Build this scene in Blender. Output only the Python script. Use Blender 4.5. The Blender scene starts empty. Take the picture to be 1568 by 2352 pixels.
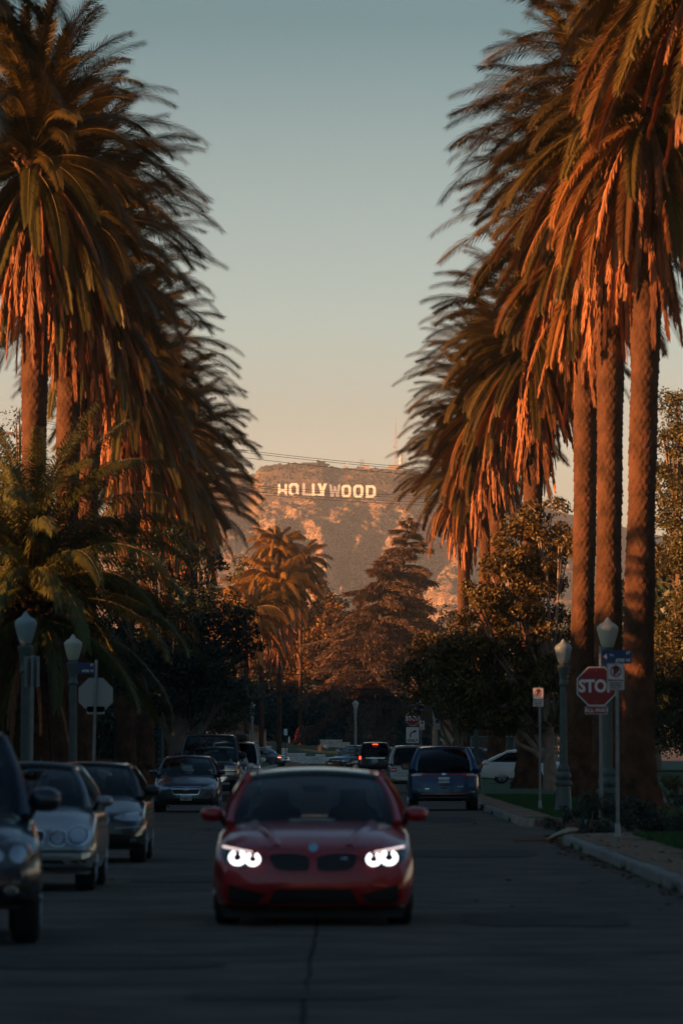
import bpy, bmesh, math, random
import numpy as np
from mathutils import Vector, Matrix
from mathutils.bvhtree import BVHTree
from mathutils.geometry import delaunay_2d_cdt
R = math.radians
S = bpy.context.scene
COL = S.collection
random.seed(7)
rng = np.random.default_rng(7)

# ---------------------------------------------------------------- camera, sky, sun, exposure
CAM_H = 1.65
YH = 1724.0          # horizon row of the 1568 x 2352 sketch grid
FPX = 14000.0        # focal length in the same grid
cam_d = bpy.data.cameras.new('camera'); cam = bpy.data.objects.new('camera', cam_d); COL.objects.link(cam)
cam.location = (0, 0, CAM_H)
cam.rotation_euler = (R(90) + math.atan((YH-1176)/FPX), 0, -math.atan(5/FPX))
cam_d.sensor_fit = 'HORIZONTAL'; cam_d.sensor_width = 24; cam_d.lens = 24*FPX/1568
cam_d.clip_start = 1; cam_d.clip_end = 30000
cam_d.dof.use_dof = True; cam_d.dof.focus_distance = 420; cam_d.dof.aperture_fstop = 4.6
S.camera = cam

SUN_EL, SUN_BACK = 6.0, 24.0      # degrees above the horizon; degrees behind the camera's left
sun_pos = Vector((-math.cos(R(SUN_BACK))*math.cos(R(SUN_EL)), -math.sin(R(SUN_BACK))*math.cos(R(SUN_EL)), math.sin(R(SUN_EL))))
W = bpy.data.worlds.new('World'); S.world = W; W.use_nodes = True
wn = W.node_tree.nodes; wl = W.node_tree.links
bg = wn['Background']
sky = wn.new('ShaderNodeTexSky'); sky.sky_type = 'NISHITA'; sky.sun_disc = False
sky.sun_elevation = R(SUN_EL); sky.sun_rotation = math.atan2(sun_pos.x, sun_pos.y)
sky.air_density = 1.0; sky.dust_density = 1.0; sky.ozone_density = 3.0
# evening grade: warm and bright low down, falling to a deeper teal above, and on up over the whole dome
tcw = wn.new('ShaderNodeTexCoord'); sxw = wn.new('ShaderNodeSeparateXYZ'); rmp = wn.new('ShaderNodeValToRGB'); mrw = wn.new('ShaderNodeMapRange')
wl.new(tcw.outputs['Generated'], sxw.inputs[0]); wl.new(sxw.outputs['Z'], mrw.inputs[0]); mrw.inputs[1].default_value = 0; mrw.inputs[2].default_value = .2
GRADE = [(.0489, (2.286, 1.725, 1.82)), (.0553, (1.95, 1.53, 1.62)), (.0696, (1.624, 1.459, 1.54)), (.0946, (1.093, 1.056, 1.057)), (.119, (0.432, 0.665, 0.678)), (.2, (0.46, 0.63, 0.60))]
cr = rmp.color_ramp
cr.elements[0].position = 0; cr.elements[0].color = (*[v/3.2 for v in GRADE[0][1]], 1); cr.elements[1].position = 1; cr.elements[1].color = (*[v/3.2 for v in GRADE[-1][1]], 1)
for z, c in GRADE[:-1]: cr.elements.new(z/.2).color = (*[v/3.2 for v in c], 1)
mxw = wn.new('ShaderNodeMix'); mxw.data_type = 'RGBA'; mxw.blend_type = 'MULTIPLY'; mxw.inputs[0].default_value = 1; mxw.clamp_result = False
wl.new(mrw.outputs[0], rmp.inputs[0]); wl.new(sky.outputs[0], mxw.inputs[6]); wl.new(rmp.outputs[0], mxw.inputs[7])
v2 = wn.new('ShaderNodeVectorMath'); v2.operation = 'SCALE'; v2.inputs['Scale'].default_value = 3.2
wl.new(mxw.outputs[2], v2.inputs[0]); wl.new(v2.outputs[0], bg.inputs[0]); bg.inputs[1].default_value = 0.088
sun_d = bpy.data.lights.new('sun', 'SUN'); sun = bpy.data.objects.new('sun', sun_d); COL.objects.link(sun)
sun_d.energy = 5.0; sun_d.angle = R(0.55); sun_d.color = (1.0, 0.42, 0.14)
sun.rotation_euler = (-sun_pos).to_track_quat('-Z', 'Y').to_euler(); sun.location = (-60, 0, 60)
S.view_settings.view_transform = 'Standard'; S.view_settings.look = 'None'
S.view_settings.gamma = 1; S.view_settings.exposure = 1.32; S.view_settings.use_curve_mapping = False
S.render.engine = 'CYCLES'
S.cycles.max_bounces = 6; S.cycles.transparent_max_bounces = 16; S.cycles.volume_bounces = 0
S.cycles.diffuse_bounces = 3; S.cycles.glossy_bounces = 3

# ---------------------------------------------------------------- helpers
def gz(y):
    "height of the road at distance y: level, then up by 0.28 m towards the far crossing"
    t = min(1, max(0, (y-245)/95.0)); return 0.28*t*t*(3-2*t)
def px(x, s): return (x-779)/s          # sketch column -> metres across at s pixels per metre
def pz(y, s): return CAM_H-(y-YH)/s     # sketch row -> metres up
def pd(s): return FPX/s

def meta(o, label=None, cat=None, group=None, kind=None):
    if label: o['label'] = label
    if cat: o['category'] = cat
    if group: o['group'] = group
    if kind: o['kind'] = kind
    return o
def mk(name, V, F, m, smooth=False):
    me = bpy.data.meshes.new(name); me.from_pydata([tuple(v) for v in V], [], [tuple(f) for f in F]); me.update()
    if m is not None: me.materials.append(m)
    if smooth: me.polygons.foreach_set('use_smooth', [True]*len(me.polygons))
    return me
def mk_np(name, V, F4, m):
    "fast mesh of equal-sized faces from numpy arrays"
    me = bpy.data.meshes.new(name); n, k = F4.shape
    me.vertices.add(len(V)); me.vertices.foreach_set('co', np.asarray(V, dtype=np.float32).ravel())
    me.loops.add(n*k); me.loops.foreach_set('vertex_index', np.asarray(F4, dtype=np.int32).ravel())
    me.polygons.add(n); me.polygons.foreach_set('loop_start', np.arange(0, n*k, k, dtype=np.int32))
    me.update(calc_edges=True); me.validate(); me.materials.append(m); return me
def ob(name, me, parent=None, loc=None, rot=None, scale=None):
    o = bpy.data.objects.new(name, me); COL.objects.link(o)
    if parent is not None: o.parent = parent
    if loc is not None: o.location = loc
    if rot is not None: o.rotation_euler = rot
    if scale is not None: o.scale = (scale,)*3 if isinstance(scale, (int, float)) else scale
    return o
def thing(name, label, cat, loc=(0,0,0), rz=0.0, group=None):
    o = ob(name, None, None, loc, (0, 0, rz)); o.empty_display_size = .3
    return meta(o, label, cat, group)

class MB:
    def __init__(s): s.v = []; s.f = []
    def add(s, V, F):
        n = len(s.v); s.v += [tuple(p) for p in V]; s.f += [tuple(i+n for i in f) for f in F]
    def box(s, c, d, M=None, bev=0):
        x, y, z = d[0]/2, d[1]/2, d[2]/2
        V = [Vector((sx*x, sy*y, sz*z)) for sz in (-1, 1) for sy in (-1, 1) for sx in (-1, 1)]
        if M is not None: V = [M @ v for v in V]
        V = [v+Vector(c) for v in V]
        s.add(V, [(0,2,3,1), (4,5,7,6), (0,1,5,4), (2,6,7,3), (0,4,6,2), (1,3,7,5)])
    def lathe(s, prof, n=16, c=(0,0,0), M=None):
        V = []; F = []
        for r, z in prof:
            for i in range(n):
                a = 2*math.pi*i/n; p = Vector((r*math.cos(a), r*math.sin(a), z))
                if M is not None: p = M @ p
                V.append(p+Vector(c))
        for k in range(len(prof)-1):
            for i in range(n):
                j = (i+1) % n; F.append((k*n+i, k*n+j, (k+1)*n+j, (k+1)*n+i))
        F.append(tuple(range(n))[::-1]); F.append(tuple((len(prof)-1)*n+i for i in range(n)))
        s.add(V, F)
    def tube(s, pts, r, n=8, flat=1.0):
        pts = [Vector(p) for p in pts]; rr = r if isinstance(r, (list, tuple)) else [r]*len(pts)
        V = []; F = []
        for k, p in enumerate(pts):
            t = (pts[min(k+1, len(pts)-1)]-pts[max(k-1, 0)]).normalized()
            a = t.orthogonal().normalized() if abs(t.z) > .95 else t.cross(Vector((0,0,1))).normalized()
            b = t.cross(a).normalized()
            for i in range(n):
                q = 2*math.pi*i/n; V.append(p+a*math.cos(q)*rr[k]+b*math.sin(q)*rr[k]*flat)
        for k in range(len(pts)-1):
            for i in range(n):
                j = (i+1) % n; F.append((k*n+i, k*n+j, (k+1)*n+j, (k+1)*n+i))
        F.append(tuple(range(n))[::-1]); F.append(tuple((len(pts)-1)*n+i for i in range(n)))
        s.add(V, F)
    def prism(s, poly, y0, y1, holes=None):
        "polygon in the x-z plane, extruded from y0 to y1"
        n = len(poly); V = [(p[0], y0, p[1]) for p in poly]+[(p[0], y1, p[1]) for p in poly]
        F = [tuple(range(n)), tuple(range(n, 2*n))[::-1]]+[(i, i+n, (i+1) % n+n, (i+1) % n) for i in range(n)]
        s.add(V, F)
    def mesh(s, name, m, smooth=False, sharp=None):
        me = mk(name, s.v, s.f, m, smooth)
        b = bmesh.new(); b.from_mesh(me); bmesh.ops.recalc_face_normals(b, faces=b.faces); b.to_mesh(me); b.free()
        if smooth: me.polygons.foreach_set('use_smooth', [True]*len(me.polygons)); me.set_sharp_from_angle(angle=R(sharp or 40))
        return me
    def build(s, name, m, parent=None, smooth=False, loc=None, rot=None, sharp=None):
        return ob(name, s.mesh(name, m, smooth, sharp), parent, loc, rot)

# ---------------------------------------------------------------- materials
MATS = {}
def mat(name, col, rough=.6, metal=0, var=0, vs=3.0, col2=None, bump=0, bs=20, bd=.02, coat=0, spec=.5, island=0, objr=0, emit=0, trans=0, detail=4):
    if name in MATS: return MATS[name]
    m = bpy.data.materials.new(name); m.use_nodes = True; nt = m.node_tree; N = nt.nodes; Lk = nt.links
    p = N['Principled BSDF']; out = N['Material Output']
    p.inputs['Roughness'].default_value = rough; p.inputs['Metallic'].default_value = metal
    p.inputs['Coat Weight'].default_value = coat; p.inputs['Coat Roughness'].default_value = .04
    p.inputs['Specular IOR Level'].default_value = spec
    src = None
    tc = N.new('ShaderNodeTexCoord')
    if var or col2:
        nz = N.new('ShaderNodeTexNoise'); nz.inputs['Scale'].default_value = vs; nz.inputs['Detail'].default_value = detail
        Lk.new(tc.outputs['Object'], nz.inputs['Vector'])
        rp = N.new('ShaderNodeValToRGB'); rp.color_ramp.elements[0].position = .35; rp.color_ramp.elements[1].position = .65
        c2 = col2 or tuple(c*(1+var) for c in col); c1 = col if col2 else tuple(c*(1-var) for c in col)
        rp.color_ramp.elements[0].color = (*c1, 1); rp.color_ramp.elements[1].color = (*c2, 1)
        Lk.new(nz.outputs['Fac'], rp.inputs[0]); src = rp.outputs[0]
    def scale_by(sock, amt):
        nonlocal src
        mr = N.new('ShaderNodeMapRange'); mr.inputs[3].default_value = 1-amt; mr.inputs[4].default_value = 1+amt
        Lk.new(sock, mr.inputs[0])
        mx = N.new('ShaderNodeVectorMath'); mx.operation = 'SCALE'
        if src: Lk.new(src, mx.inputs[0])
        else: mx.inputs[0].default_value = col
        Lk.new(mr.outputs[0], mx.inputs['Scale']); src = mx.outputs[0]
    if island:
        g = N.new('ShaderNodeNewGeometry'); scale_by(g.outputs['Random Per Island'], island)
    if objr:
        oi = N.new('ShaderNodeObjectInfo'); scale_by(oi.outputs['Random'], objr)
    if src: Lk.new(src, p.inputs['Base Color'])
    else: p.inputs['Base Color'].default_value = (*col, 1)
    if bump:
        nb = N.new('ShaderNodeTexNoise'); nb.inputs['Scale'].default_value = bs; nb.inputs['Detail'].default_value = 5
        Lk.new(tc.outputs['Object'], nb.inputs['Vector'])
        b = N.new('ShaderNodeBump'); b.inputs['Strength'].default_value = bump; b.inputs['Distance'].default_value = bd
        Lk.new(nb.outputs['Fac'], b.inputs['Height']); Lk.new(b.outputs[0], p.inputs['Normal'])
    if emit:
        p.inputs['Emission Color'].default_value = (*col, 1); p.inputs['Emission Strength'].default_value = emit
    if trans:
        t = N.new('ShaderNodeBsdfTranslucent'); mxs = N.new('ShaderNodeMixShader'); mxs.inputs[0].default_value = trans
        if src: Lk.new(src, t.inputs[0])
        else: t.inputs[0].default_value = (*col, 1)
        Lk.new(p.outputs[0], mxs.inputs[1]); Lk.new(t.outputs[0], mxs.inputs[2]); Lk.new(mxs.outputs[0], out.inputs[0])
    MATS[name] = m; return m
def glass(name, tint, ior=1.5):
    m = bpy.data.materials.new(name); m.use_nodes = True; nt = m.node_tree; N = nt.nodes; Lk = nt.links
    out = N['Material Output']; t = N.new('ShaderNodeBsdfTransparent'); t.inputs[0].default_value = (*tint, 1)
    g = N.new('ShaderNodeBsdfGlossy'); g.inputs['Roughness'].default_value = .03; g.inputs[0].default_value = (1, 1, 1, 1)
    fr = N.new('ShaderNodeFresnel'); fr.inputs[0].default_value = ior
    mx = N.new('ShaderNodeMixShader'); Lk.new(fr.outputs[0], mx.inputs[0]); Lk.new(t.outputs[0], mx.inputs[1]); Lk.new(g.outputs[0], mx.inputs[2])
    Lk.new(mx.outputs[0], out.inputs[0]); MATS[name] = m; return m

M_GLASS = glass('car_glass', (.50, .57, .58)); M_GLASSD = glass('privacy_glass', (.06, .07, .08), 1.28); M_LENS = glass('lamp_lens', (.8, .85, .9))
M_TYRE = mat('tyre_rubber', (.012, .012, .013), .85)
M_BLACK = mat('black_plastic', (.012, .013, .014), .5)
M_DARKIN = mat('dark_interior', (.014, .014, .015), .8)
M_CHROME = mat('chrome', (.75, .76, .78), .16, 1)
M_RIM = mat('alloy', (.38, .39, .41), .3, .9)
M_RIMD = mat('dark_alloy', (.05, .05, .055), .35, .8)
M_LAMPIN = mat('lamp_reflector', (.42, .45, .48), .25, .8)
M_RED = mat('tail_red', (.42, .012, .008), .2, coat=.6)
M_AMBER = mat('amber_lens', (.65, .16, .02), .2, coat=.6)
M_PLATE = mat('plate_white', (.62, .63, .62), .45)
M_INK = mat('plate_blue_ink', (.02, .03, .12), .5)
M_SEAT = mat('seat_fabric', (.02, .02, .022), .8)
M_METAL = mat('galvanised_steel', (.20, .22, .22), .5, .35, var=.15, vs=6)
M_IRON = mat('green_painted_iron', (.060, .085, .078), .5, 0, var=.15, vs=5, bump=.15, bs=40)
M_CONC = mat('lamp_concrete', (.27, .25, .23), .85, var=.2, vs=9, bump=.3, bs=60)
M_KERB = mat('kerb_concrete', (.21, .205, .19), .85, var=.22, vs=2.2, bump=.4, bs=35, objr=.15)
M_GREEN = mat('palm_leaf', (.080, .054, .011), .55, objr=.45, trans=.08, spec=.3, island=.25)
M_RACH = mat('palm_rachis', (.16, .12, .04), .5, objr=.2)
M_DEAD = mat('dead_palm_leaf', (.31, .118, .044), .75, objr=.45, island=.35, trans=.1)
M_DYING = mat('dying_palm_leaf', (.185, .078, .022), .65, objr=.5, island=.3, trans=.08, spec=.2)
M_TRUNK = mat('palm_trunk', (.050, .026, .015), .9, col2=(.118, .055, .031), vs=2.2, bump=.9, bs=11, bd=.05, detail=10, spec=.1)
M_BARK = mat('bark', (.12, .085, .06), .9, col2=(.2, .14, .1), vs=3, bump=.6, bs=12, bd=.04)
# ---------------------------------------------------------------- haze
HZ0, HZ1 = -420.0, 9500.0
hz = MB(); hz.box((0, (HZ0+HZ1)/2, 207), (7400, HZ1-HZ0, 420)); 
m = bpy.data.materials.new('haze_air'); m.use_nodes = True; nt = m.node_tree
nt.nodes.remove(nt.nodes['Principled BSDF'])
pv = nt.nodes.new('ShaderNodeVolumePrincipled'); pv.inputs['Color'].default_value = (.70, .78, .85, 1); pv.inputs['Density'].default_value = 6.5e-5
pv.inputs['Anisotropy'].default_value = 0.1
nt.links.new(pv.outputs[0], nt.nodes['Material Output'].inputs['Volume'])
hb = hz.build('haze', m); meta(hb, kind='stuff')
hb['label'] = 'thin warm evening haze in the air over the street and hills'

# ---------------------------------------------------------------- ground, road, kerbs, verges
ROAD_L, ROAD_R = -5.45, 3.95
def strip(name, x0, x1, ys, z, m, nx=2, smooth=True):
    V = []; F = []
    for i, y in enumerate(ys):
        for j in range(nx): V.append((x0+(x1-x0)*j/(nx-1), y, gz(y)+z))
    for i in range(len(ys)-1):
        for j in range(nx-1): a = i*nx+j; F.append((a, a+1, a+1+nx, a+nx))
    return ob(name, mk(name, V, F, m, smooth))
yy = lambda a, b, n: [a+(b-a)*i/n for i in range(n+1)]
def asphalt():
    m = mat('asphalt', (.108, .094, .075), .8, bump=.5, bs=45, bd=.02, var=.3, vs=.9, detail=8, spec=.06)
    return m
M_ASPH = asphalt()
M_DIRT = mat('ground_soil', (.10, .075, .05), .95, var=.3, vs=.6, bump=.5, bs=4, bd=.1)
M_GRASSB = mat('lawn_turf', (.026, .075, .026), .9, var=.35, vs=1.3, bump=.8, bs=30, bd=.03)
M_PAVE = mat('sidewalk_concrete', (.24, .235, .22), .85, var=.15, vs=1.5, bump=.25, bs=40)
M_MULCH = mat('parkway_mulch', (.17, .10, .055), .95, col2=(.26, .155, .085), vs=5, bump=.9, bs=25, bd=.03)
# ground to the horizon
g = strip('ground', -3400, 3400, [-400, -50, 0, 60, 120, 180, 245]+yy(260, 345, 8)+[700, 1500, 3000, 4400, 9300], -.03, M_DIRT, 9); meta(g, kind='structure')
rd = strip('road', ROAD_L, ROAD_R, yy(-60, 640, 180), 0, M_ASPH, 12); meta(rd, kind='structure')
c4 = MB(); c4.add([(-90, 118.5, .004-.004), (ROAD_L, 118.5, 0), (ROAD_L, 130.5, 0), (-90, 130.5, 0)], [(0, 1, 2, 3)])
c4.add([(ROAD_R, 118.5, 0), (90, 118.5, 0), (90, 130.5, 0), (ROAD_R, 130.5, 0)], [(0, 1, 2, 3)])
for x0, x1 in ((-90, ROAD_L), (ROAD_R, 90)): c4.add([(x0, 352, gz(352)), (x1, 352, gz(352)), (x1, 372, gz(372)), (x0, 372, gz(372))], [(0, 1, 2, 3)])
meta(c4.build('side_street', M_ASPH), kind='structure')
# tar-filled seam down the middle and cross joints of the old slabs
M_TAR = mat('tar_seam', (.03, .03, .028), .9, spec=.05)
random.seed(3)
def crack(p0, p1, w, n, jit, name='road_crack', par=rd):
    V = []; F = []
    for i in range(n+1):
        t = i/n; x = p0[0]+(p1[0]-p0[0])*t+random.uniform(-jit, jit); y = p0[1]+(p1[1]-p0[1])*t
        ww = w*random.uniform(.5, 1.2); d = Vector((p1[0]-p0[0], p1[1]-p0[1])).normalized(); nx, ny = -d.y, d.x
        if abs(d.x) > abs(d.y): y += random.uniform(-jit, jit)*4
        V += [(x-nx*ww/2, y-ny*ww/2, gz(y)+.004), (x+nx*ww/2, y+ny*ww/2, gz(y)+.004)]
    for i in range(n): F.append((2*i, 2*i+1, 2*i+3, 2*i+2))
    return ob(name, mk(name, V, F, M_TAR), par)
crack((-.24, 20), (-.10, 340), .035, 260, .02)
for k, y in enumerate((43.2, 49, 66, 84, 101, 117, 131, 150, 166, 182, 199, 221, 243)):
    crack((ROAD_L+.1, y), (ROAD_R-.1, y+random.uniform(-.6, .6)), .12, 40, .03)
M_PATCH = mat('asphalt_repair', (.075, .073, .066), .85, var=.2, vs=2, bump=.3, bs=60, bd=.01, spec=.05)
for x0, y0, w, l in ((-3.2, 46, 2.3, 2.2), (1.2, 57, 1.6, 5), (-2.6, 76, 2.4, 3), (.9, 94, 2.2, 7), (-1.0, 40.3, 1.4, 1.5), (1.7, 140, 1.5, 9), (-2.9, 124, 2, 4)):
    V = []; n = 18
    for i in range(n):
        a = 2*math.pi*i/n; c, s_ = math.cos(a), math.sin(a); q = (abs(c)**4+abs(s_)**4)**-.25
        V.append((x0+w/2+q*c*w/2+random.uniform(-.06, .06), y0+l/2+q*s_*l/2+random.uniform(-.15, .15), .008))
    ob('repair_patch', mk('repair_patch', V, [tuple(range(n))], M_PATCH), rd)
# kerbs: one cast block after another
ks = {}
def kerb_run(pts, parent, seg=1.5, w=.16, h=.15, red=()):
    "pts: polyline in x,y, verge on its left-hand side"
    P = [Vector((p[0], p[1], 0)) for p in pts]; k = 0
    for a, b in zip(P[:-1], P[1:]):
        L = (b-a).length; n = max(1, round(L/seg)); 
        for i in range(n):
            p = a+(b-a)*((i+.5)/n); l = L/n; key = (round(l, 2), k in red)
            if key not in ks:
                mb = MB(); mb.prism([(-w/2-.015, -.06), (w/2, -.06), (w/2, h-.02), (w/2-.02, h), (-w/2+.02, h), (-w/2, h-.025)], -l/2+.009, l/2-.009)
                ks[key] = mb.mesh('kerb_block', mat('kerb_red_paint', (.11, .055, .045), .8, var=.5, vs=6) if key[1] else M_KERB, False)
            a_ = math.atan2((b-a).y, (b-a).x)-math.pi/2
            ob('kerb_block', ks[key], parent, (p.x+random.uniform(-.006, .006), p.y, gz(p.y)+random.uniform(-.012, .006)), (0, 0, a_)); k += 1
def arc(cx, cy, r, a0, a1, n=7): return [(cx+r*math.cos(R(a0+(a1-a0)*i/n)), cy+r*math.sin(R(a0+(a1-a0)*i/n))) for i in range(n+1)]
kr = meta(ob('kerb', None), kind='structure'); kr['label'] = 'grey kerb along the right side of the road'
kl = meta(ob('kerb', None), kind='structure'); kl['label'] = 'grey kerb along the left side of the road'
kerb_run([(ROAD_R+.08, 30), (ROAD_R+.08, 108)]+arc(ROAD_R+4.08, 108, 4, 180, 110, 5)[1:], kr)
kerb_run(arc(ROAD_R+4.58, 136, 4.5, 248, 180, 6)+[(ROAD_R+.08, 250)], kr, red=(2, 3))
kerb_run([(ROAD_R+.08, 250), (ROAD_R+.08, 349)], kr, 3.0)
kerb_run([(ROAD_R+.08, 374), (ROAD_R+.08, 600)], kr, 7)
kerb_run([(ROAD_L-.08, 112)]+[(ROAD_L-.08, 30)], kl)
kerb_run([(ROAD_L-.08, 345)]+[(ROAD_L-.08, 136)], kl, 2.0)
kerb_run([(ROAD_L-.08, 600)]+[(ROAD_L-.08, 376)], kl, 7)
# raised verges (block tops), each a low slab with the same height as the kerb
def slab(name, poly, z, m, sub=None):
    n = len(poly); V = [(x, y, gz(y)+z) for x, y in poly]+[(x, y, gz(y)-.05) for x, y in poly]
    o = ob(name, mk(name, V, [tuple(range(n))]+[(i, i+n, (i+1) % n+n, (i+1) % n)[::-1] for i in range(n)], m)); return meta(o, kind='structure')
def blk(y0, y1, side, cut0, cut1):
    x = ROAD_R+.17 if side > 0 else ROAD_L-.17; X = 70*side
    ys = yy(y0+cut0, y1-cut1, max(1, int((y1-y0)/20)))
    P = [(x+side*cut0, y0)]*(cut0 > 0)+[(x, y) for y in ys]+[(x+side*cut1, y1)]*(cut1 > 0)+[(X, y1), (X, y0)]
    V = []; F = []
    P = [(x+side*(cut0 if i == 0 else 0), y) for i, y in enumerate(ys)]
    P = ([(x+side*cut0, y0)] if cut0 else [])+[(x, y) for y in ys]+([(x+side*cut1, y1)] if cut1 else [])
    for a, b in zip(P[:-1], P[1:]):
        n = len(V); V += [(a[0], a[1], gz(a[1])+.14), (b[0], b[1], gz(b[1])+.14), (X, b[1], gz(b[1])+.14), (X, a[1], gz(a[1])+.14)]
        F.append((n, n+3, n+2, n+1) if side > 0 else (n, n+1, n+2, n+3))
    return meta(ob('verge_lawn', mk('verge_lawn', V, F, M_GRASSB)), kind='structure')
blk(-50, 112, 1, 0, 4); blk(131.5, 351, 1, 4, 0); blk(373, 600, 1, 0, 0)
blk(-50, 116, -1, 0, 3); blk(132, 351, -1, 3, 0); blk(373, 600, -1, 0, 0)
# bare mulch parkway with an uneven grass edge, right side
def ragged(x0, ya, yb, wid, name, m, z, amp=.35, step=.5, side=1):
    V = []; F = []; n = int((yb-ya)/step)
    for i in range(n+1):
        y = ya+(yb-ya)*i/n; w = wid+amp*math.sin(y*.9)+amp*.6*math.sin(y*2.3+1)+random.uniform(-.08, .08)
        e = min(1, min(i, n-i)/3); V += [(x0, y, gz(y)+z), (x0+side*max(.02, w*e), y, gz(y)+z)]
    for i in range(n): F.append((2*i, 2*i+1, 2*i+3, 2*i+2) if side > 0 else (2*i, 2*i+2, 2*i+3, 2*i+1))
    return meta(ob(name, mk(name, V, F, m)), kind='structure')
ragged(ROAD_R+.165, 50, 110, 1.35, 'mulch_parkway', M_MULCH, .146, .45)
ragged(ROAD_R+.165, 138, 210, 1.1, 'mulch_parkway', M_MULCH, .146, .4)
ragged(ROAD_L-.165, 136, 215, .9, 'mulch_parkway', M_MULCH, .146, .3, side=-1)
slab('path', [(ROAD_R+.2, 153.6), (ROAD_R+1.6, 153.6), (ROAD_R+1.6, 154.4), (ROAD_R+.2, 154.4)], .155, M_PAVE)
for y0, y1 in ((-50, 112), (134, 350), (374, 600)):
    for side, X in ((1, 9.6), (-1, -12.2)):
        ys = yy(y0, y1, max(2, int((y1-y0)/15))); o = strip('sidewalk', X-.75, X+.75, ys, .15, M_PAVE); meta(o, kind='structure')
slab('path', [(7.2, 116.2), (14, 116.2), (14, 117.6), (7.2, 117.6)], .19, M_PAVE)

# ---------------------------------------------------------------- hill behind the city
CREST = [(-900, 640), (0, 1250), (200, 1190), (380, 1120), (440, 1098), (480, 1093), (530, 1087), (558, 1086), (572, 1091), (588, 1086), (598, 1079), (610, 1075), (640, 1071), (740, 1068), (765, 1077), (800, 1075), (860, 1076), (930, 1080), (1000, 1092), (1100, 1125), (1250, 1165), (1400, 1200), (1568, 1240), (2400, 1300)]
CX = [(-2500, 60), (-700, 120)]+[(px(x, 2.03), pz(y, 2.03)) for x, y in CREST[1:-1]]+[(700, 190), (1500, 120), (3300, 80)]
def crest(X): return np.interp(X, [c[0] for c in CX], [c[1] for c in CX])
def vnoise(x, y, seed=0):
    xi = np.floor(x).astype(int); yi = np.floor(y).astype(int); fx = x-xi; fy = y-yi
    h = lambda a, b: ((np.sin(a*127.1+b*311.7+seed*74.7)*43758.5453) % 1.0)
    sx = fx*fx*(3-2*fx); sy = fy*fy*(3-2*fy)
    return (h(xi, yi)*(1-sx)+h(xi+1, yi)*sx)*(1-sy)+(h(xi, yi+1)*(1-sx)+h(xi+1, yi+1)*sx)*sy
def hill_h(X, Y):
    c = crest(X)
    base = np.interp(Y, [4700, 5100, 5600, 6100, 6560, 6680, 6760, 6900, 7100, 8200], [0, .13, .34, .56, .81, .885, .925, 1.0, .985, .5])
    h = c*base
    low = np.clip((6600-Y)/500, 0, 1); lowu = np.clip((6950-Y)/500, 0, 1)*np.clip(1-(Y-6560)/60, .0, 1)+np.clip((6950-Y)/1600, 0, 1)*.25
    def gul(x0, slope, w, A):
        xc = x0+slope*(6600-Y)+9*np.sin(Y/95+x0); return -A*np.exp(-((X-xc)/w)**2)
    h += low*(gul(14, -.004, 12, 34)+gul(-7, .004, 7, 15)+gul(52, -.03, 16, 30)+gul(-52, .03, 14, 24)+gul(-95, .05, 18, 26)+gul(105, -.05, 20, 30)+gul(28, -.01, 5, 12))
    rid = np.zeros_like(X)
    for k, (f, a) in enumerate(((34, 3.6), (15, 2.4), (7, 2.0), (3.4, 1.3))):
        n = vnoise(X/f+.25*Y/f, Y/(f*2.2)+k*17, k); rid += a*(1-np.abs(2*n-1)*2)
    h += rid*np.clip(lowu+.22, 0, 1)*np.where(Y > 6640, .7, 1)
    # lateral tilt so that the left shoulder catches the sun
    return np.where(Y < 4750, -2, h)
def grid(name, xs, ys, m, smooth=True):
    X, Y = np.meshgrid(xs, ys); Z = hill_h(X, Y); V = np.stack([X, Y, Z], -1).reshape(-1, 3)
    nx, ny = len(xs), len(ys); i = np.arange(nx*ny).reshape(ny, nx)
    F = np.stack([i[:-1, :-1], i[:-1, 1:], i[1:, 1:], i[1:, :-1]], -1).reshape(-1, 4)
    me = mk_np(name, V, F, m); me.polygons.foreach_set('use_smooth', [smooth]*len(me.polygons)); return me
def hill_mat():
    m = bpy.data.materials.new('chaparral_hillside'); m.use_nodes = True; nt = m.node_tree; N = nt.nodes; L = nt.links
    p = N['Principled BSDF']; p.inputs['Roughness'].default_value = .95; p.inputs['Specular IOR Level'].default_value = .1
    tc = N.new('ShaderNodeTexCoord')
    def nz(sc, det, st=(1, 1, 1)):
        mp = N.new('ShaderNodeMapping'); mp.inputs['Scale'].default_value = st; L.new(tc.outputs['Object'], mp.inputs[0])
        n = N.new('ShaderNodeTexNoise'); n.inputs['Scale'].default_value = sc; n.inputs['Detail'].default_value = det; L.new(mp.outputs[0], n.inputs['Vector']); return n
    a = nz(.5, 8, (1, .4, 1)); b = nz(.03, 4, (1, .5, 1))
    ra = N.new('ShaderNodeValToRGB'); ra.color_ramp.elements[0].position = .42; ra.color_ramp.elements[1].position = .56
    ra.color_ramp.elements[0].color = (.15, .10, .06, 1); ra.color_ramp.elements[1].color = (.60, .36, .19, 1); L.new(a.outputs['Fac'], ra.inputs[0])
    rb = N.new('ShaderNodeValToRGB'); rb.color_ramp.elements[0].position = .4; rb.color_ramp.elements[1].position = .6
    rb.color_ramp.elements[0].color = (.62, .62, .6, 1); rb.color_ramp.elements[1].color = (1, 1, 1, 1); L.new(b.outputs['Fac'], rb.inputs[0])
    mx = N.new('ShaderNodeMix'); mx.data_type = 'RGBA'; mx.blend_type = 'MULTIPLY'; mx.inputs[0].default_value = 1
    L.new(ra.outputs[0], mx.inputs[6]); L.new(rb.outputs[0], mx.inputs[7]); L.new(mx.outputs[2], p.inputs['Base Color'])
    bp = N.new('ShaderNodeBump'); bp.inputs['Strength'].default_value = .5; bp.inputs['Distance'].default_value = 2.5; L.new(a.outputs['Fac'], bp.inputs['Height']); L.new(bp.outputs[0], p.inputs['Normal'])
    return m
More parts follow.
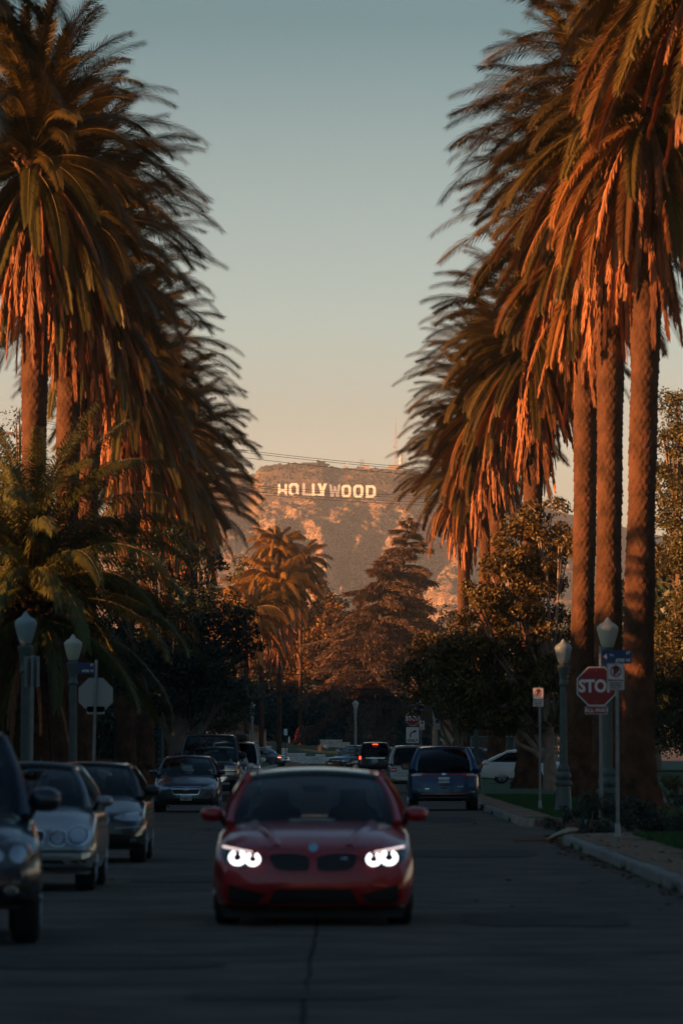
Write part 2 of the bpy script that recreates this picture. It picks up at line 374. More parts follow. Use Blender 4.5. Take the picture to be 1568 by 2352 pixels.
M_HILL = hill_mat()
hl = ob('hill', grid('hill', np.linspace(-190, 240, 260), np.linspace(5400, 7250, 420), M_HILL)); meta(hl, kind='structure')
hw = MB()
for nm, xs, ys in (('hill_flank', np.linspace(-2600, -190, 60), np.linspace(4700, 9000, 70)), ('hill_flank', np.linspace(240, 3300, 60), np.linspace(4700, 9000, 70)), ('hill_foot', np.linspace(-190, 240, 30), np.linspace(4700, 5400, 30)), ('hill_back', np.linspace(-190, 240, 30), np.linspace(7250, 9000, 30))):
    meta(ob(nm, grid(nm, xs, ys, M_HILL)), kind='structure')
def hz1(x, y): return float(hill_h(np.array([float(x)]), np.array([float(y)]))[0])
# scrub: thousands of small bushes nobody could count
ico = bmesh.new(); bmesh.ops.create_icosphere(ico, subdivisions=1, radius=1); IV = np.array([v.co[:] for v in ico.verts]); IF = np.array([[v.index for v in f.verts] for f in ico.faces]); ico.free()
def scrub(n, x0, x1, y0, y1, r0, r1, name, m, keep=None):
    X = rng.uniform(x0, x1, n); Y = rng.uniform(y0, y1, n)
    dens = vnoise(X/16, Y/45, 5)+.35*vnoise(X/6, Y/14, 9); k = dens > .62 if keep is None else keep(X, Y, dens); X, Y = X[k], Y[k]; Z = hill_h(X, Y)
    V = []; F = []
    for i in range(len(X)):
        r = rng.uniform(r0, r1); v = IV*np.array([r*rng.uniform(.8, 1.5), r*rng.uniform(.8, 1.5), r*rng.uniform(.6, 1)])*(1+rng.uniform(-.25, .25, (len(IV), 1)))
        V.append(v+np.array([X[i], Y[i], Z[i]+r*.3])); F.append(IF+i*len(IV))
    o = ob(name, mk_np(name, np.concatenate(V), np.concatenate(F), m)); return o
M_SCRUB = mat('chaparral_scrub', (.055, .05, .025), .95, island=.4)
o = scrub(9000, -170, 190, 5500, 7000, .9, 2.6, 'hillside_scrub', M_SCRUB); meta(o, 'dark chaparral scrub scattered over the hillside', 'scrub', kind='stuff')
o = scrub(900, px(595, 2.03), px(775, 2.03), 6870, 6960, 1.4, 3.0, 'ridge_scrub', M_SCRUB, lambda X, Y, d: d > .5); meta(o, 'dark scrub along the hill crest', 'scrub', kind='stuff')
for i, (x, r) in enumerate(((602, 2.2), (618, 1.8), (640, 2.4), (668, 3.2), (676, 3.0), (700, 2.0), (734, 3.2), (741, 2.8), (752, 2.6), (762, 2.2), (560, 2.6), (566, 2.2), (545, 1.8), (515, 2.2))):
    X = px(x, 2.03); V = []; F = []; c = 0
    for j in range(7):
        v = IV*r*rng.uniform(.45, .75)*(1+rng.uniform(-.25, .25, (len(IV), 1)))+np.array([rng.uniform(-r, r)*.8, rng.uniform(-r, r), rng.uniform(.2, 1.1)*r]); V.append(v); F.append(IF+c); c += len(IV)
    t = ob('ridge_tree', mk_np('ridge_tree', np.concatenate(V), np.concatenate(F), M_SCRUB), None, (X, 6905, hz1(X, 6905)))
    meta(t, 'small dark tree standing up on the hill crest against the sky', 'tree', 'small trees along the hill crest')

# ---------------------------------------------------------------- letters on the hill
M_SIGNW = mat('white_sheet_metal', (.84, .85, .87), .6, var=.05, vs=.5)
M_SIGNG = mat('shaded_sheet_metal', (.66, .69, .75), .6, var=.08, vs=.5)  # same sheet metal, with the shade of the turned letters in its colour
M_STEEL = mat('sign_steel_frame', (.3, .29, .28), .7)
LW = 10.2; H_ = 15.0
def octo(w, h, c): return [(c, 0), (w-c, 0), (w, c), (w, h-c), (w-c, h), (c, h), (0, h-c), (0, c)]
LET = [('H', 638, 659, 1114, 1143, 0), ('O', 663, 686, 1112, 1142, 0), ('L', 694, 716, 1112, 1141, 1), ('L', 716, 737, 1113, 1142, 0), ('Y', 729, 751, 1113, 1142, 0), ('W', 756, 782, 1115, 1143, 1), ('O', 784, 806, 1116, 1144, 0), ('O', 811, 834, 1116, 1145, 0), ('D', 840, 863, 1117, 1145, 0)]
NM = {'H': 'first letter of the sign, H, at its left end', 1: 0}
LLAB = ['white letter H standing at the left end of the hillside sign', 'white letter O standing between the H and the grey L', 'letter L in bluish shade grey, the first of the two, on the hill', 'white letter L standing just before the Y', 'white letter Y standing in the middle of the hillside sign', 'greyish letter W in shade right of the Y', 'white letter O standing just right of the W', 'white letter O standing just left of the D', 'white letter D standing at the right end of the hillside sign']
SD = 6690.0; ss = FPX/SD
for i, (ch, xa, xb, yt, yb, grey) in enumerate(LET):
    w = (xb-xa)/ss; h = (yb-yt)/ss*1.0; x0 = px(xa, ss); zb = pz(yb, ss)+.4; q = w*.27; P = []
    if ch == 'H': P = [[(0, 0), (q, 0), (q, h), (0, h)], [(w-q, 0), (w, 0), (w, h), (w-q, h)], [(q, h*.40), (w-q, h*.40), (w-q, h*.60), (q, h*.60)]]
    if ch == 'L': P = [[(0, 0), (q*1.1, 0), (q*1.1, h), (0, h)], [(q*1.1, 0), (w*.96, 0), (w*.96, h*.17), (q*1.1, h*.17)]]
    if ch == 'Y': P = [[(0, h), (q*1.3, h), (w*.5+q*.15, h*.5), (w*.5-q*.75, h*.42)], [(w, h), (w-q*1.3, h), (w*.5-q*.15, h*.5), (w*.5+q*.75, h*.42)], [(w*.5-q*.75, 0), (w*.5+q*.75, 0), (w*.5+q*.75, h*.46), (w*.5-q*.75, h*.46)]]
    if ch == 'W': P = [[(0, h), (q*.8, h), (q*1.35, 0), (q*.55, 0)], [(q*.75, 0), (q*1.45, 0), (w*.5+q*.3, h*.86), (w*.5-q*.3, h*.86)], [(w, h), (w-q*.8, h), (w-q*1.35, 0), (w-q*.55, 0)], [(w-q*.75, 0), (w-q*1.45, 0), (w*.5-q*.3, h*.86), (w*.5+q*.3, h*.86)]]
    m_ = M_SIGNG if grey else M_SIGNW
    Yl = 6641-max(0, x0+66)*.176; x0 = px(xa, FPX/Yl); zb = pz(yb, FPX/Yl)+1.1
    t = thing('sign_letter', LLAB[i], 'sign letter', (x0, Yl, zb), R(-10 if not grey else (2 if ch == 'L' else 9)), 'letters of the hillside sign')
    f = MB()
    if ch in 'OD':
        c = w*.24 if ch == 'O' else 0; o_ = octo(w, h, w*.22); 
        if ch == 'D': o_ = [(0, 0), (w*.5, 0), (w-w*.24, 0), (w, h*.2), (w, h*.8), (w-w*.24, h), (w*.5, h), (0, h)]
        n_ = len(o_); inn = [(q+(x_)*(w-2*q)/w, h*.2+z_*(h*.6)/h) for x_, z_ in o_]
        V = [(x_, 0, z_) for x_, z_ in o_]+[(x_, 0, z_) for x_, z_ in inn]+[(x_, .7, z_) for x_, z_ in o_]+[(x_, .7, z_) for x_, z_ in inn]; F = []
        for k in range(n_):
            j = (k+1) % n_; F += [(k, j, n_+j, n_+k), (2*n_+k, 3*n_+k, 3*n_+j, 2*n_+j), (k, 2*n_+k, 2*n_+j, j), (n_+k, n_+j, 3*n_+j, 3*n_+k)]
        f.add(V, F)
    else:
        for k, p in enumerate(P): f.prism(p, .01*k, .7+.01*k)
    f.build('letter_face', m_, t)
    for lx in (q*.4, w-q*.6) if ch not in 'Y' else (w*.42, w*.6):
        l = MB(); gzh = hz1(x0+lx, Yl+1.4)-zb; l.box((lx, 1.3, (gzh-1.5)/2+h*.35), (.45, .45, h*.7-gzh+1.5)); l.build('leg', M_STEEL, t)
# buildings and masts on the ridge
def lattice(mb, x, y, z0, z1, w, n, r):
    for sx in (-1, 1):
        for sy in (-1, 1): mb.tube([(x+sx*w/2, y+sy*w/2, z0), (x+sx*w/2*.6, y+sy*w/2*.6, z1)], r, 4)
    for k in range(n):
        a = z0+(z1-z0)*k/n; b = z0+(z1-z0)*(k+1)/n; wk = w*(1-.4*k/n); wk2 = w*(1-.4*(k+1)/n)
        mb.tube([(x-wk/2, y-w/2, a), (x+wk2/2, y-w/2, b)], r*.8, 4); mb.tube([(x+wk/2, y-w/2, a), (x-wk2/2, y-w/2, b)], r*.8, 4); mb.tube([(x-wk2/2, y-w/2, b), (x+wk2/2, y-w/2, b)], r*.8, 4)
M_MAST = mat('mast_red_white', (.45, .25, .2), .6); M_BLDG = mat('ridge_building', (.5, .36, .25), .8)
ms = FPX/6900
def ridge(x): X = px(x, ms); return X, hz1(X, 6900)
X, z0 = ridge(909); t = thing('radio_mast', 'tall thin red and white lattice mast on the ridge', 'mast', (X, 6900, z0)); mb = MB(); lattice(mb, 0, 0, -2, pz(985, ms)-z0, 3.0, 14, .16); mb.build('lattice_tower', M_MAST, t)
mb = MB(); mb.tube([(0, 0, pz(985, ms)-z0), (0, 0, pz(957, ms)-z0)], .25, 5); mb.build('antenna', M_MAST, t)
mb = MB(); mb.box((-2, -1, pz(1026, ms)-z0), (1.6, 1.6, 2.4)); mb.build('equipment_box', M_BLDG, t)
X, z0 = ridge(921); t = thing('antenna_tower', 'squat antenna tower with three round dishes on the ridge', 'antenna', (X, 6895, z0)); mb = MB(); lattice(mb, 3, 0, -2, 17, 6, 5, .25); mb.build('lattice_tower', M_STEEL, t)
for k in range(3):
    mb = MB(); mb.lathe([(.2, .9), (1.3, .5), (1.75, 0), (1.7, -.1), (.2, -.1)], 14, (0, 0, 0), Matrix.Rotation(R(90), 3, 'X')); mb.build('dish', M_SIGNW, t, True, (-.5, -2, 16-k*4.2))
X, z0 = ridge(832); t = thing('relay_tower', 'square relay tower standing beside the sunlit ridge hut', 'antenna', (X, 6900, z0)); mb = MB(); lattice(mb, 0, 0, -2, pz(1057, ms)-z0, 5, 3, .25); mb.build('lattice_tower', M_STEEL, t)
mb = MB(); mb.tube([(-2.5, -2.5, -1), (-2.5, -2.5, pz(1052, ms)-z0)], .22, 5); mb.build('pole', M_STEEL, t)
for lab, x, w, h in (('small sunlit hut beside the square antenna frame', 842, 6, 3.0), ('brown flat hut under the tall mast on the ridge', 906, 13, 4.5), ('tiny pale hut on the rounded part of the crest', 793, 4, 2)):
    X, z0 = ridge(x); t = thing('ridge_hut', lab, 'hut', (X, 6898, z0)); mb = MB(); mb.box((0, 0, h/2-.5), (w, 5, h+1)); mb.build('wall', M_BLDG, t); mb = MB(); mb.box((0, 0, h+.15), (w+.6, 5.6, .3)); mb.build('roof', M_STEEL, t)
for lab, x, hh in (('thin white pole on the crest left of the antenna frame', 798, 6), ('thin pole on the crest near the scrubby knoll', 667, 5)):
    X, z0 = ridge(x); mb = MB(); mb.tube([(0, 0, -1), (0, 0, hh)], .25, 5); mb.box((0, 0, hh-1), (1.6, .3, .9)); meta(mb.build('crest_pole', M_SIGNW, None, False, (X, 6900, z0)), lab, 'pole')
# far houses low on the slope, seen between the trees
for lab, x, y, w in (('pale house low on the hillside behind the cedar', 966, 1375, 5), ('white house on the lower slope seen between the trees', 960, 1418, 6), ('small pale house on the lower hillside beside the palm', 1000, 1395, 4)):
    d = 5150; s_ = FPX/d; X = px(x, s_); z = hz1(X, d); t = thing('hillside_house', lab, 'house', (X, d, z)); mb = MB(); mb.box((0, 0, 2), (w, 6, 7)); mb.build('wall', M_SIGNW, t)
    mb = MB(); mb.prism([(-w/2-.4, 5.5), (w/2+.4, 5.5), (0, 7.3)], -3.3, 3.3); mb.build('roof', M_BLDG, t); mb = MB(); mb.box((0, -3.05, 3.2), (w*.5, .12, 1.2)); mb.build('window', M_BLACK, t)
# ---------------------------------------------------------------- palms
def frond_mesh(name, L, e0, droop, p, leaf, n, mat_, dead=False, seed=0, lw=.036, side=.8, v=.12, grav=.2, twist=0.0, r0=.035):
    rr = random.Random(seed); K = 22; pts = []; tan = []; pos = Vector((0.15, 0, 0)); yaw = rr.uniform(-.12, .12)
    for i in range(K+1):
        t = i/K; e = R(e0-droop*t**p); d = Vector((math.cos(e)*math.cos(yaw*t*2), math.cos(e)*math.sin(yaw*t*2), math.sin(e)))
        pts.append(pos.copy()); tan.append(d); pos += d*(L/K)
    V = []; F = []; MI = []
    # rachis: three-sided tapering bar
    for i in range(K+1):
        t = i/K; r = r0*(1-.85*t); d = tan[i]; s = Vector((0, 1, 0)).cross(d).normalized()*-1; b = d.cross(s)
        if s.z < 0 and e0-droop*t**p > -90: s = -s
        V += [pts[i]+s*r*.6, pts[i]-s*r*.6+b*r, pts[i]-s*r*.6-b*r]
    for i in range(K):
        for j in range(3): k = (j+1) % 3; F.append((3*i+j, 3*i+k, 3*i+3+k, 3*i+3+j)); MI.append(1)
    tw = R(twist)
    for i in range(n):
        t = .10+.90*(i+.5)/n; f = t*K; a = min(int(f), K-1); q = f-a
        P = pts[a].lerp(pts[a+1], q); d = tan[a].lerp(tan[a+1], q).normalized()
        up = d.cross(Vector((0, 1, 0))).normalized()
        if up.z < 0: up = -up
        prof = min(1, t*5)**.6*(1-.5*max(0, (t-.6)/.4)**1.8)
        for sg in (-1, 1):
            lat = Vector((0, sg, 0)); lat = (lat*math.cos(tw)+up*math.sin(tw)*sg)
            l = leaf*prof*rr.uniform(.9, 1.08)
            fw = .95+.5*t if not dead else 1.6+rr.uniform(-.5, .6)
            sd = side if not dead else side*rr.uniform(.25, 1)
            dr = (d*fw+lat*sd+up*(v+((-.5, .10, .70)[i % 3] if not dead else rr.uniform(-.5, .5))+rr.uniform(-.06, .06))).normalized()
            g = grav*(1 if not dead else 2.2)*rr.uniform(.6, 1.3)
            d2 = (dr+Vector((0, 0, -1))*g).normalized(); d3 = (dr+Vector((0, 0, -1))*g*2.4).normalized()
            w = dr.cross(up).normalized()*lw*.5*rr.uniform(.8, 1.2)
            m1 = P+d2*l*.5; e = m1+d3*l*.5; nn = len(V)
            V += [P-w*.6, P+w*.6, m1+w, m1-w, e]
            F += [(nn, nn+1, nn+2, nn+3), (nn+3, nn+2, nn+4)]; MI += [0, 0]
    me = mk(name, V, F, mat_); me.materials.append(M_RACH if not dead else M_DEAD)
    me.polygons.foreach_set('material_index', MI); return me
UPF = []; MIDF = []; LOWF = []; DEADF = []; M_GREENL = mat('dark_palm_leaf', (.066, .056, .013), .5, objr=.5, island=.25, trans=.08, spec=.3)
sd = 0
for e0, dr in ((80, 42), (70, 54), (59, 62)):
    for k in range(2): sd += 1; UPF.append((e0, frond_mesh('frond', 4.2+.3*k, e0, dr, 1.8, .54, 170, M_GREEN, seed=sd)))
for e0, dr in ((50, 66), (38, 68), (26, 64), (14, 60), (3, 56)):
    for k in range(2): sd += 1; MIDF.append((e0, frond_mesh('frond', 4.6+.3*k, e0, dr+8*k, 1.6, .56, 180, M_GREEN, seed=sd)))
for e0, dr in ((-8, 54), (-20, 47), (-32, 40), (-44, 32)):
    for k in range(2): sd += 1; LOWF.append((e0, frond_mesh('frond', 4.1+.3*k, e0, dr+6*k, 1.3, .54, 170, M_GREEN if k == 0 or e0 > -15 else M_DYING, seed=sd)))
LOWG = []
for e0, dr in ((-8, 54), (-20, 47), (-32, 40), (-44, 32)):
    for k in range(2): sd += 1; LOWG.append((e0, frond_mesh('frond', 4.1+.3*k, e0, dr+6*k, 1.3, .54, 170, M_GREENL, seed=sd)))
for e0, dr in ((-12, 64), (-32, 50), (-48, 37), (-60, 27), (-70, 18), (-79, 10)):
    for k in range(2): sd += 1; DEADF.append((e0, frond_mesh('dead_frond', 2.7+.75*k, e0, dr, .6, .44, 90, M_DEAD, True, seed=sd, lw=.040, side=.95, v=.1, grav=.5, r0=.030)))
M_YOUNG = mat('young_palm_leaf', (.095, .095, .024), .5, objr=.3, trans=.15, island=.25, spec=.3)
def trunk_mesh(H, r, seed, flare=.62, nside=44, row=.13):
    rr = random.Random(seed); V = []; F = []; dz = row/3.0; n = int(H/dz); lean = rr.uniform(-.012, .012); ph = rr.random()*6
    zs = np.arange(n+1)*H/n; th = np.arange(nside)*2*math.pi/nside
    Z, T = np.meshgrid(zs, th, indexing='ij')
    ro = np.floor(Z/row); u = (T*13/(2*math.pi)+.5*(ro % 2)) % 1.0; v = (Z/row) % 1.0
    boss = np.clip(1-np.abs(u-.5)*2.1, 0, 1)*(1-v)**.7
    Rr = r*(1+.05*np.sin(Z*.9+ph)+.03*np.sin(Z*2.3+ph*2))+flare*r*np.exp(-Z/.55)+.12*r*np.exp(-Z/2.5)
    Rr = Rr+.040*boss*(.5+.5*np.clip(Z/2, 0, 1))+.02*vnoise(T*4, Z*5, seed)
    rag = .30*vnoise(T*5, Z*5, seed+3)*np.exp(-Z/.9); Rr = Rr+rag
    # swelling of old leaf bases under the crown
    Rr = Rr+r*.35*np.clip((Z-(H-1.6))/1.6, 0, 1)**1.5
    cx = lean*Z+.10*np.sin(Z*.22+ph)-.10*math.sin(ph); cy = .1*np.sin(Z*.19+ph*1.7)-.1*math.sin(ph*1.7)
    P = np.stack([Rr*np.cos(T)+cx, Rr*np.sin(T)+cy, Z], -1).reshape(-1, 3)
    i = np.arange((n+1)*nside).reshape(n+1, nside); j = np.roll(i, -1, 1)
    Fq = np.stack([i[:-1], j[:-1], j[1:], i[1:]], -1).reshape(-1, 4)
    me = mk_np('trunk', P, Fq, M_TRUNK); me.polygons.foreach_set('use_smooth', [True]*len(me.polygons))
    return me, (float(cx[-1, 0]), float(cy[-1, 0]))
TR = [trunk_mesh(15.0, .335, k) for k in range(3)]
M_BOOT = mat('cut_leaf_bases', (.16, .085, .045), .9, island=.4)
def boss_mesh():
    mb = MB()
    for k in range(90):
        a = k*2.39996; z = -1.5+1.9*k/90; r = .46+.16*math.sin((z+1.5)/1.9*math.pi); c = Vector((r*math.cos(a), r*math.sin(a), z))
        o_ = Vector((math.cos(a)*.5, math.sin(a)*.5, .62)).normalized(); l = random.uniform(.22, .36); s_ = o_.cross(Vector((0, 0, 1))).normalized()*.085
        b = o_.cross(s_).normalized()*.05
        mb.add([c-s_, c+b, c+s_, c-b, c+o_*l-s_*.5, c+o_*l+s_*.5], [(0, 1, 4), (1, 2, 5, 4), (2, 3, 5), (3, 0, 4, 5)])
    return mb.mesh('leaf_bases', M_BOOT)
BOSS = boss_mesh()
def palm(X, Y, zc, label, seed, group, nup=30, nmid=60, nlow=32, ndead=130, fs=1.0, tvar=None, z0=.14, rscale=1.0, rz=0):
    rr = random.Random(seed); t = thing('date_palm', label, 'palm tree', (X, Y, gz(Y)+z0), 0, group)
    me, top = TR[(seed if tvar is None else tvar) % 3]; H = zc-gz(Y)-z0
    ob('trunk', me, t, (0, 0, 0), None, (rscale, rscale, H/15.0))
    cx, cy = top[0]*rscale, top[1]*rscale
    ob('leaf_bases', BOSS, t, (cx, cy, H), (0, 0, rr.random()*6), fs)
    def put(lst, n, nm, dz0, dz1, amin=.0, sc=(.9, 1.08)):
        for i in range(n):
            e0, m_ = lst[int(i*len(lst)/n)]; a = i*2.39996+rr.uniform(-.3, .3)+seed
            z = H+dz0+(dz1-dz0)*(1-i/n)+rr.uniform(-.12, .12); s_ = fs*rr.uniform(*sc)
            ob(nm, m_, t, (cx, cy, z), (rr.uniform(-.16, .16), rr.uniform(-.12, .12), a), s_)
    put(UPF, nup, 'frond', .15, .45); put(MIDF, nmid, 'frond', -.25, .2); put(LOWF, nlow, 'frond', -.8, -.2)
    put(DEADF, ndead, 'dead_frond', -2.5, -.45, sc=(.7, 1.15))
    return t
RG = 'date palms lining the right side of the street'; LG = 'date palms lining the left side of the street'
def rp(s, X, ytop, lab, seed, grp, **k): return palm(X, pd(s), pz(ytop, s), lab, seed, grp, **k)
# right row: pixels per metre, offset, crown centre row
rp(116, 7.6, -185, 'date palm nearest on the right, only drooping fronds reach into the top corner', 11, RG)
rp(90.5, 7.55, 228, 'date palm whose thick trunk stands farthest right behind the stop sign', 12, RG, ndead=150)
rp(82, 7.5, 345, 'date palm with the middle one of the three big close trunks on the right', 13, RG, ndead=150)
rp(73, 7.5, 520, 'date palm with the leftmost of the three big close trunks, beside the tapering lamp', 14, RG, ndead=150)
rp(58, 7.45, 775, 'date palm whose lit trunk rises out of the magnolia, its base by the white sedan', 15, RG, ndead=150)
rp(48, 7.5, 895, 'date palm behind the magnolia, second palm after the white sedan', 16, RG)
rp(43.5, 7.5, 985, 'date palm with narrow lit trunk left of the pale magnolia limbs', 17, RG)
rp(37.5, 7.4, 1095, 'date palm farthest down the right side, hanging skirt of fronds near the cedar', 18, RG, ndead=120)
# left row
SAVE = LOWF; LOWF = LOWG
rp(172, -7.75, -250, 'very close date palm whose dark blurred frond tips hang in the top left corner', 21, LG, ndead=40)
rp(79, -8.95, 352, 'tall date palm with the trunk nearest the left edge of the photo', 22, LG, ndead=120)
rp(72.5, -8.85, 500, 'tall date palm with the second lit trunk from the left edge', 23, LG, ndead=120)
rp(65, -9.05, 655, 'date palm with the third lit trunk from the left edge', 24, LG, ndead=120)
rp(56.5, -8.7, 830, 'date palm behind the third trunk, its dark arching fronds reaching toward the wires', 25, LG)
rp(53, -8.5, 985, 'shorter date palm with a long hanging orange skirt over the dark broadleaf tree', 26, LG, ndead=150)
rp(47, -8.6, 1060, 'date palm overlapping the hillside, low arching fronds beside the sunlit feather palms', 27, LG)
rp(41, -8.9, 1150, 'date palm farthest down the left side behind the others', 28, LG)
# young palm in front of the left row
KEEP = (UPF, MIDF, SAVE); YG = [(e0, frond_mesh('frond', 5.0+.4*k, e0, dr, 1.5, .66, 140, M_YOUNG, seed=200+q*2+k, lw=.045, v=.1, grav=.5)) for q, (e0, dr) in enumerate(((82, 50), (70, 74), (58, 92), (46, 98), (34, 94), (22, 86), (8, 76), (-8, 62))) for k in range(2)]
UPF, MIDF, LOWF = YG[:4], YG[4:12], YG[12:]
palm(px(66, 93), pd(93), pz(1352, 93), 'short young date palm with wide arching fronds above the left lamps', 29, LG, nup=22, nmid=46, nlow=22, ndead=30, fs=.86, tvar=1, rscale=1.25)
UPF, MIDF, LOWF = KEEP

# ---------------------------------------------------------------- broadleaf trees
def leaf_cloud(blobs, n, size, seed, spread=.35, asp=.5, down=0):
    "leaf quads thick on the skin of many small clumps inside each blob; returns V, F arrays"
    g = np.random.default_rng(seed); C = []; RR = []
    for (bx, by, bz, br, brz) in blobs:
        k = max(6, int(16*br)); u = g.normal(size=(k, 3)); u /= np.linalg.norm(u, axis=1)[:, None]; rad = g.uniform(.45, 1.0, k)[:, None]
        C.append(np.array([bx, by, bz])+u*rad*np.array([br, br, brz])); RR.append(np.full(k, br)*g.uniform(.20, .42, k))
    C = np.concatenate(C); RR = np.concatenate(RR); w = RR**2; idx = g.choice(len(C), n, p=w/w.sum())
    u = g.normal(size=(n, 3)); u /= np.linalg.norm(u, axis=1)[:, None]; rad = g.uniform(.55, 1.15, n)[:, None]
    P = C[idx]+u*rad*RR[idx][:, None]*np.array([1, 1, .75])
    nrm = u+g.normal(size=(n, 3))*.7+np.array([0, 0, .35]); nrm /= np.linalg.norm(nrm, axis=1)[:, None]
    t = np.cross(nrm, g.normal(size=(n, 3))); t[:, 2] -= down*np.linalg.norm(t, axis=1); t /= np.linalg.norm(t, axis=1)[:, None]; b = np.cross(nrm, t)
    s = (size*g.uniform(.6, 1.3, n))[:, None]
    V = np.stack([P-t*s*.5, P+b*s*.5*asp-nrm*s*.08, P+t*s*.5, P-b*s*.5*asp-nrm*s*.08], 1).reshape(-1, 3); F = np.arange(4*n).reshape(n, 4)
    return V, F
def limbs_mesh(H, r, blobs, seed, m_, z_lo=.25):
    rr = random.Random(seed); mb = MB(); pts = [(0, 0, -.1)]; x = y = 0
    for k in range(1, 7): x += rr.uniform(-.03, .03)*H; y += rr.uniform(-.03, .03)*H; pts.append((x*.5, y*.5, H*.8*k/6))
    mb.tube(pts, [r*1.5, r, r*.9, r*.75, r*.6, r*.45, r*.25], 10)
    for (bx, by, bz, br, brz) in blobs:
        k = rr.choice((1, 2, 3)); a = Vector(pts[k]); e = Vector((bx, by, bz)); 
        if e.z < a.z+.3: a = Vector(pts[1])
        mid = a.lerp(e, .5)+Vector((rr.uniform(-.3, .3), rr.uniform(-.3, .3), -.25*br)); mb.tube([a, a.lerp(mid, .5)+Vector((0, 0, .1)), mid, e], [r*.5, r*.4, r*.3, r*.08], 6)
        for q in range(3):
            u = Vector((rr.uniform(-1, 1), rr.uniform(-1, 1), rr.uniform(-.3, 1))).normalized()*br*.8; mb.tube([mid.lerp(e, .4), e+u*.5, e+u], [r*.2, r*.13, r*.04], 5)
    return mb.mesh('trunk', m_, True)
def broadleaf(name, label, cat, X, Y, blobs, n, size, m_, seed, trunk=(8, .3), z0=.14, group=None, bark=None, asp=.5):
    t = thing(name, label, cat, (X, Y, gz(Y)+z0), 0, group)
    ob('trunk', limbs_mesh(trunk[0], trunk[1], blobs, seed, bark or M_BARK), t)
    V, F = leaf_cloud(blobs, n, size, seed, asp=asp); c = ob('crown', mk_np('crown', V, F, m_), t); return t
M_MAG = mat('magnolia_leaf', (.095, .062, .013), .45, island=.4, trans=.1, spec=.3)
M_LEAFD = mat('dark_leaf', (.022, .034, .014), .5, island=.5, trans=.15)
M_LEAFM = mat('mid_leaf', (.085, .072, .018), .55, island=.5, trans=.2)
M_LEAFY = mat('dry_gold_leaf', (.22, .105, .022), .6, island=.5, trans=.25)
M_PINKB = mat('pale_limb_bark', (.26, .18, .14), .85, var=.25, vs=4)
def bl(s, X, items): return [(px(x, s)-X, dy, pz(y, s)-.14-gz(pd(s)), r, rz) for x, y, r, rz, dy in items]
s = 62; X = px(1268, s)
broadleaf('magnolia_tree', 'wide magnolia with glossy sunlit leaves and pale limbs behind the parking sign', 'magnolia tree', X, pd(s), bl(s, X, [
 (1250, 1190, 1.1, .9, 0), (1190, 1245, 1.2, .9, .4), (1290, 1260, 1.0, .9, -.3), (1150, 1330, 1.3, 1.0, 0), (1235, 1330, 1.2, .9, .5), (1110, 1400, 1.2, .9, 0), (1195, 1430, 1.3, 1, -.3),
 (1275, 1440, .9, .9, .3), (1080, 1490, 1.3, 1, .2), (1160, 1530, 1.4, 1, -.2), (1240, 1540, 1.2, 1, 0), (1050, 1580, 1.2, .9, 0), (1130, 1620, 1.4, 1, 0), (1210, 1640, 1.3, .9, 0), (1280, 1610, .8, .9, 0), (1025, 1520, .9, .7, .4)]),
 42000, .155, M_MAG, 31, (7.5, .24), bark=M_PINKB, asp=.55)
s = 50; X = px(1010, s)+.9
broadleaf('magnolia_tree', 'lower magnolia overhanging the far lamps beyond the first magnolia', 'magnolia tree', X, pd(s), bl(s, X, [
 (1010, 1500, 1.4, 1.1, 0), (1060, 1470, 1.2, 1, .3), (960, 1550, 1.1, .8, 0), (1060, 1560, 1.3, 1, .3), (1000, 1610, 1.3, .8, -.3), (1080, 1640, 1.2, .8, 0), (935, 1530, .8, .6, 0), (1120, 1590, 1.1, 1, 0)]), 12000, .19, M_MAG, 32, (4.5, .2), asp=.55)
s = 61; X = px(405, s)
broadleaf('broadleaf_tree', 'dense dark broadleaf tree overhanging the parked cars on the left', 'tree', X, pd(s), bl(s, X, [
 (400, 1250, 1.1, .9, 0), (330, 1290, 1.1, .9, 0), (470, 1310, 1.1, 1.0, 0), (360, 1370, 1.4, 1.1, .4), (450, 1400, 1.5, 1.1, -.4), (525, 1430, 1.1, 1.0, 0), (400, 1490, 1.6, 1.1, 0), (490, 1510, 1.4, 1.0, 0), (560, 1500, .8, .7, 0),
 (450, 1590, 1.3, .9, 0), (380, 1600, 1.4, .9, 0), (520, 1590, 1.0, .7, 0), (290, 1400, 1.3, 1.2, 0), (290, 1520, 1.4, 1.2, .5), (250, 1460, 1.1, 1.2, 0), (560, 1440, .7, .6, 0)]), 34000, .15, M_LEAFD, 33, (9, .32))
s = 36; X = px(505, s)
broadleaf('broadleaf_tree', 'round dark green tree behind the pickup-sized truck, left of the feather palms', 'tree', X, pd(s), bl(s, X, [
 (480, 1560, 1.9, 1.6, 0), (540, 1590, 1.6, 1.3, 0), (500, 1640, 1.7, 1.1, 0), (560, 1630, 1.0, .9, 0), (440, 1630, 1.7, 1.3, 0)]), 9000, .24, M_LEAFM, 34, (6, .22))
s = 60; X = px(1595, s)
broadleaf('broadleaf_tree', 'tall sunlit olive-coloured tree filling the far right edge', 'tree', X, pd(s), bl(s, X, [
 (1575, 950, 1.3, 1.3, 0), (1545, 1010, 1.0, 1, 0), (1600, 1060, 1.7, 1.3, 0), (1545, 1120, 1.3, 1.2, 0), (1600, 1200, 1.8, 1.5, 0), (1540, 1260, 1.4, 1.3, .4), (1590, 1350, 1.9, 1.6, 0), (1535, 1420, 1.4, 1.3, 0), (1580, 1520, 2, 1.7, 0), (1535, 1600, 1.6, 1.4, 0), (1600, 1660, 1.9, 1.2, 0), (1660, 1150, 1.9, 1.9, 0), (1660, 1400, 2, 2, 0)]), 70000, .14, M_LEAFM, 35, (13, .35))
s = 40; X = px(45, s)
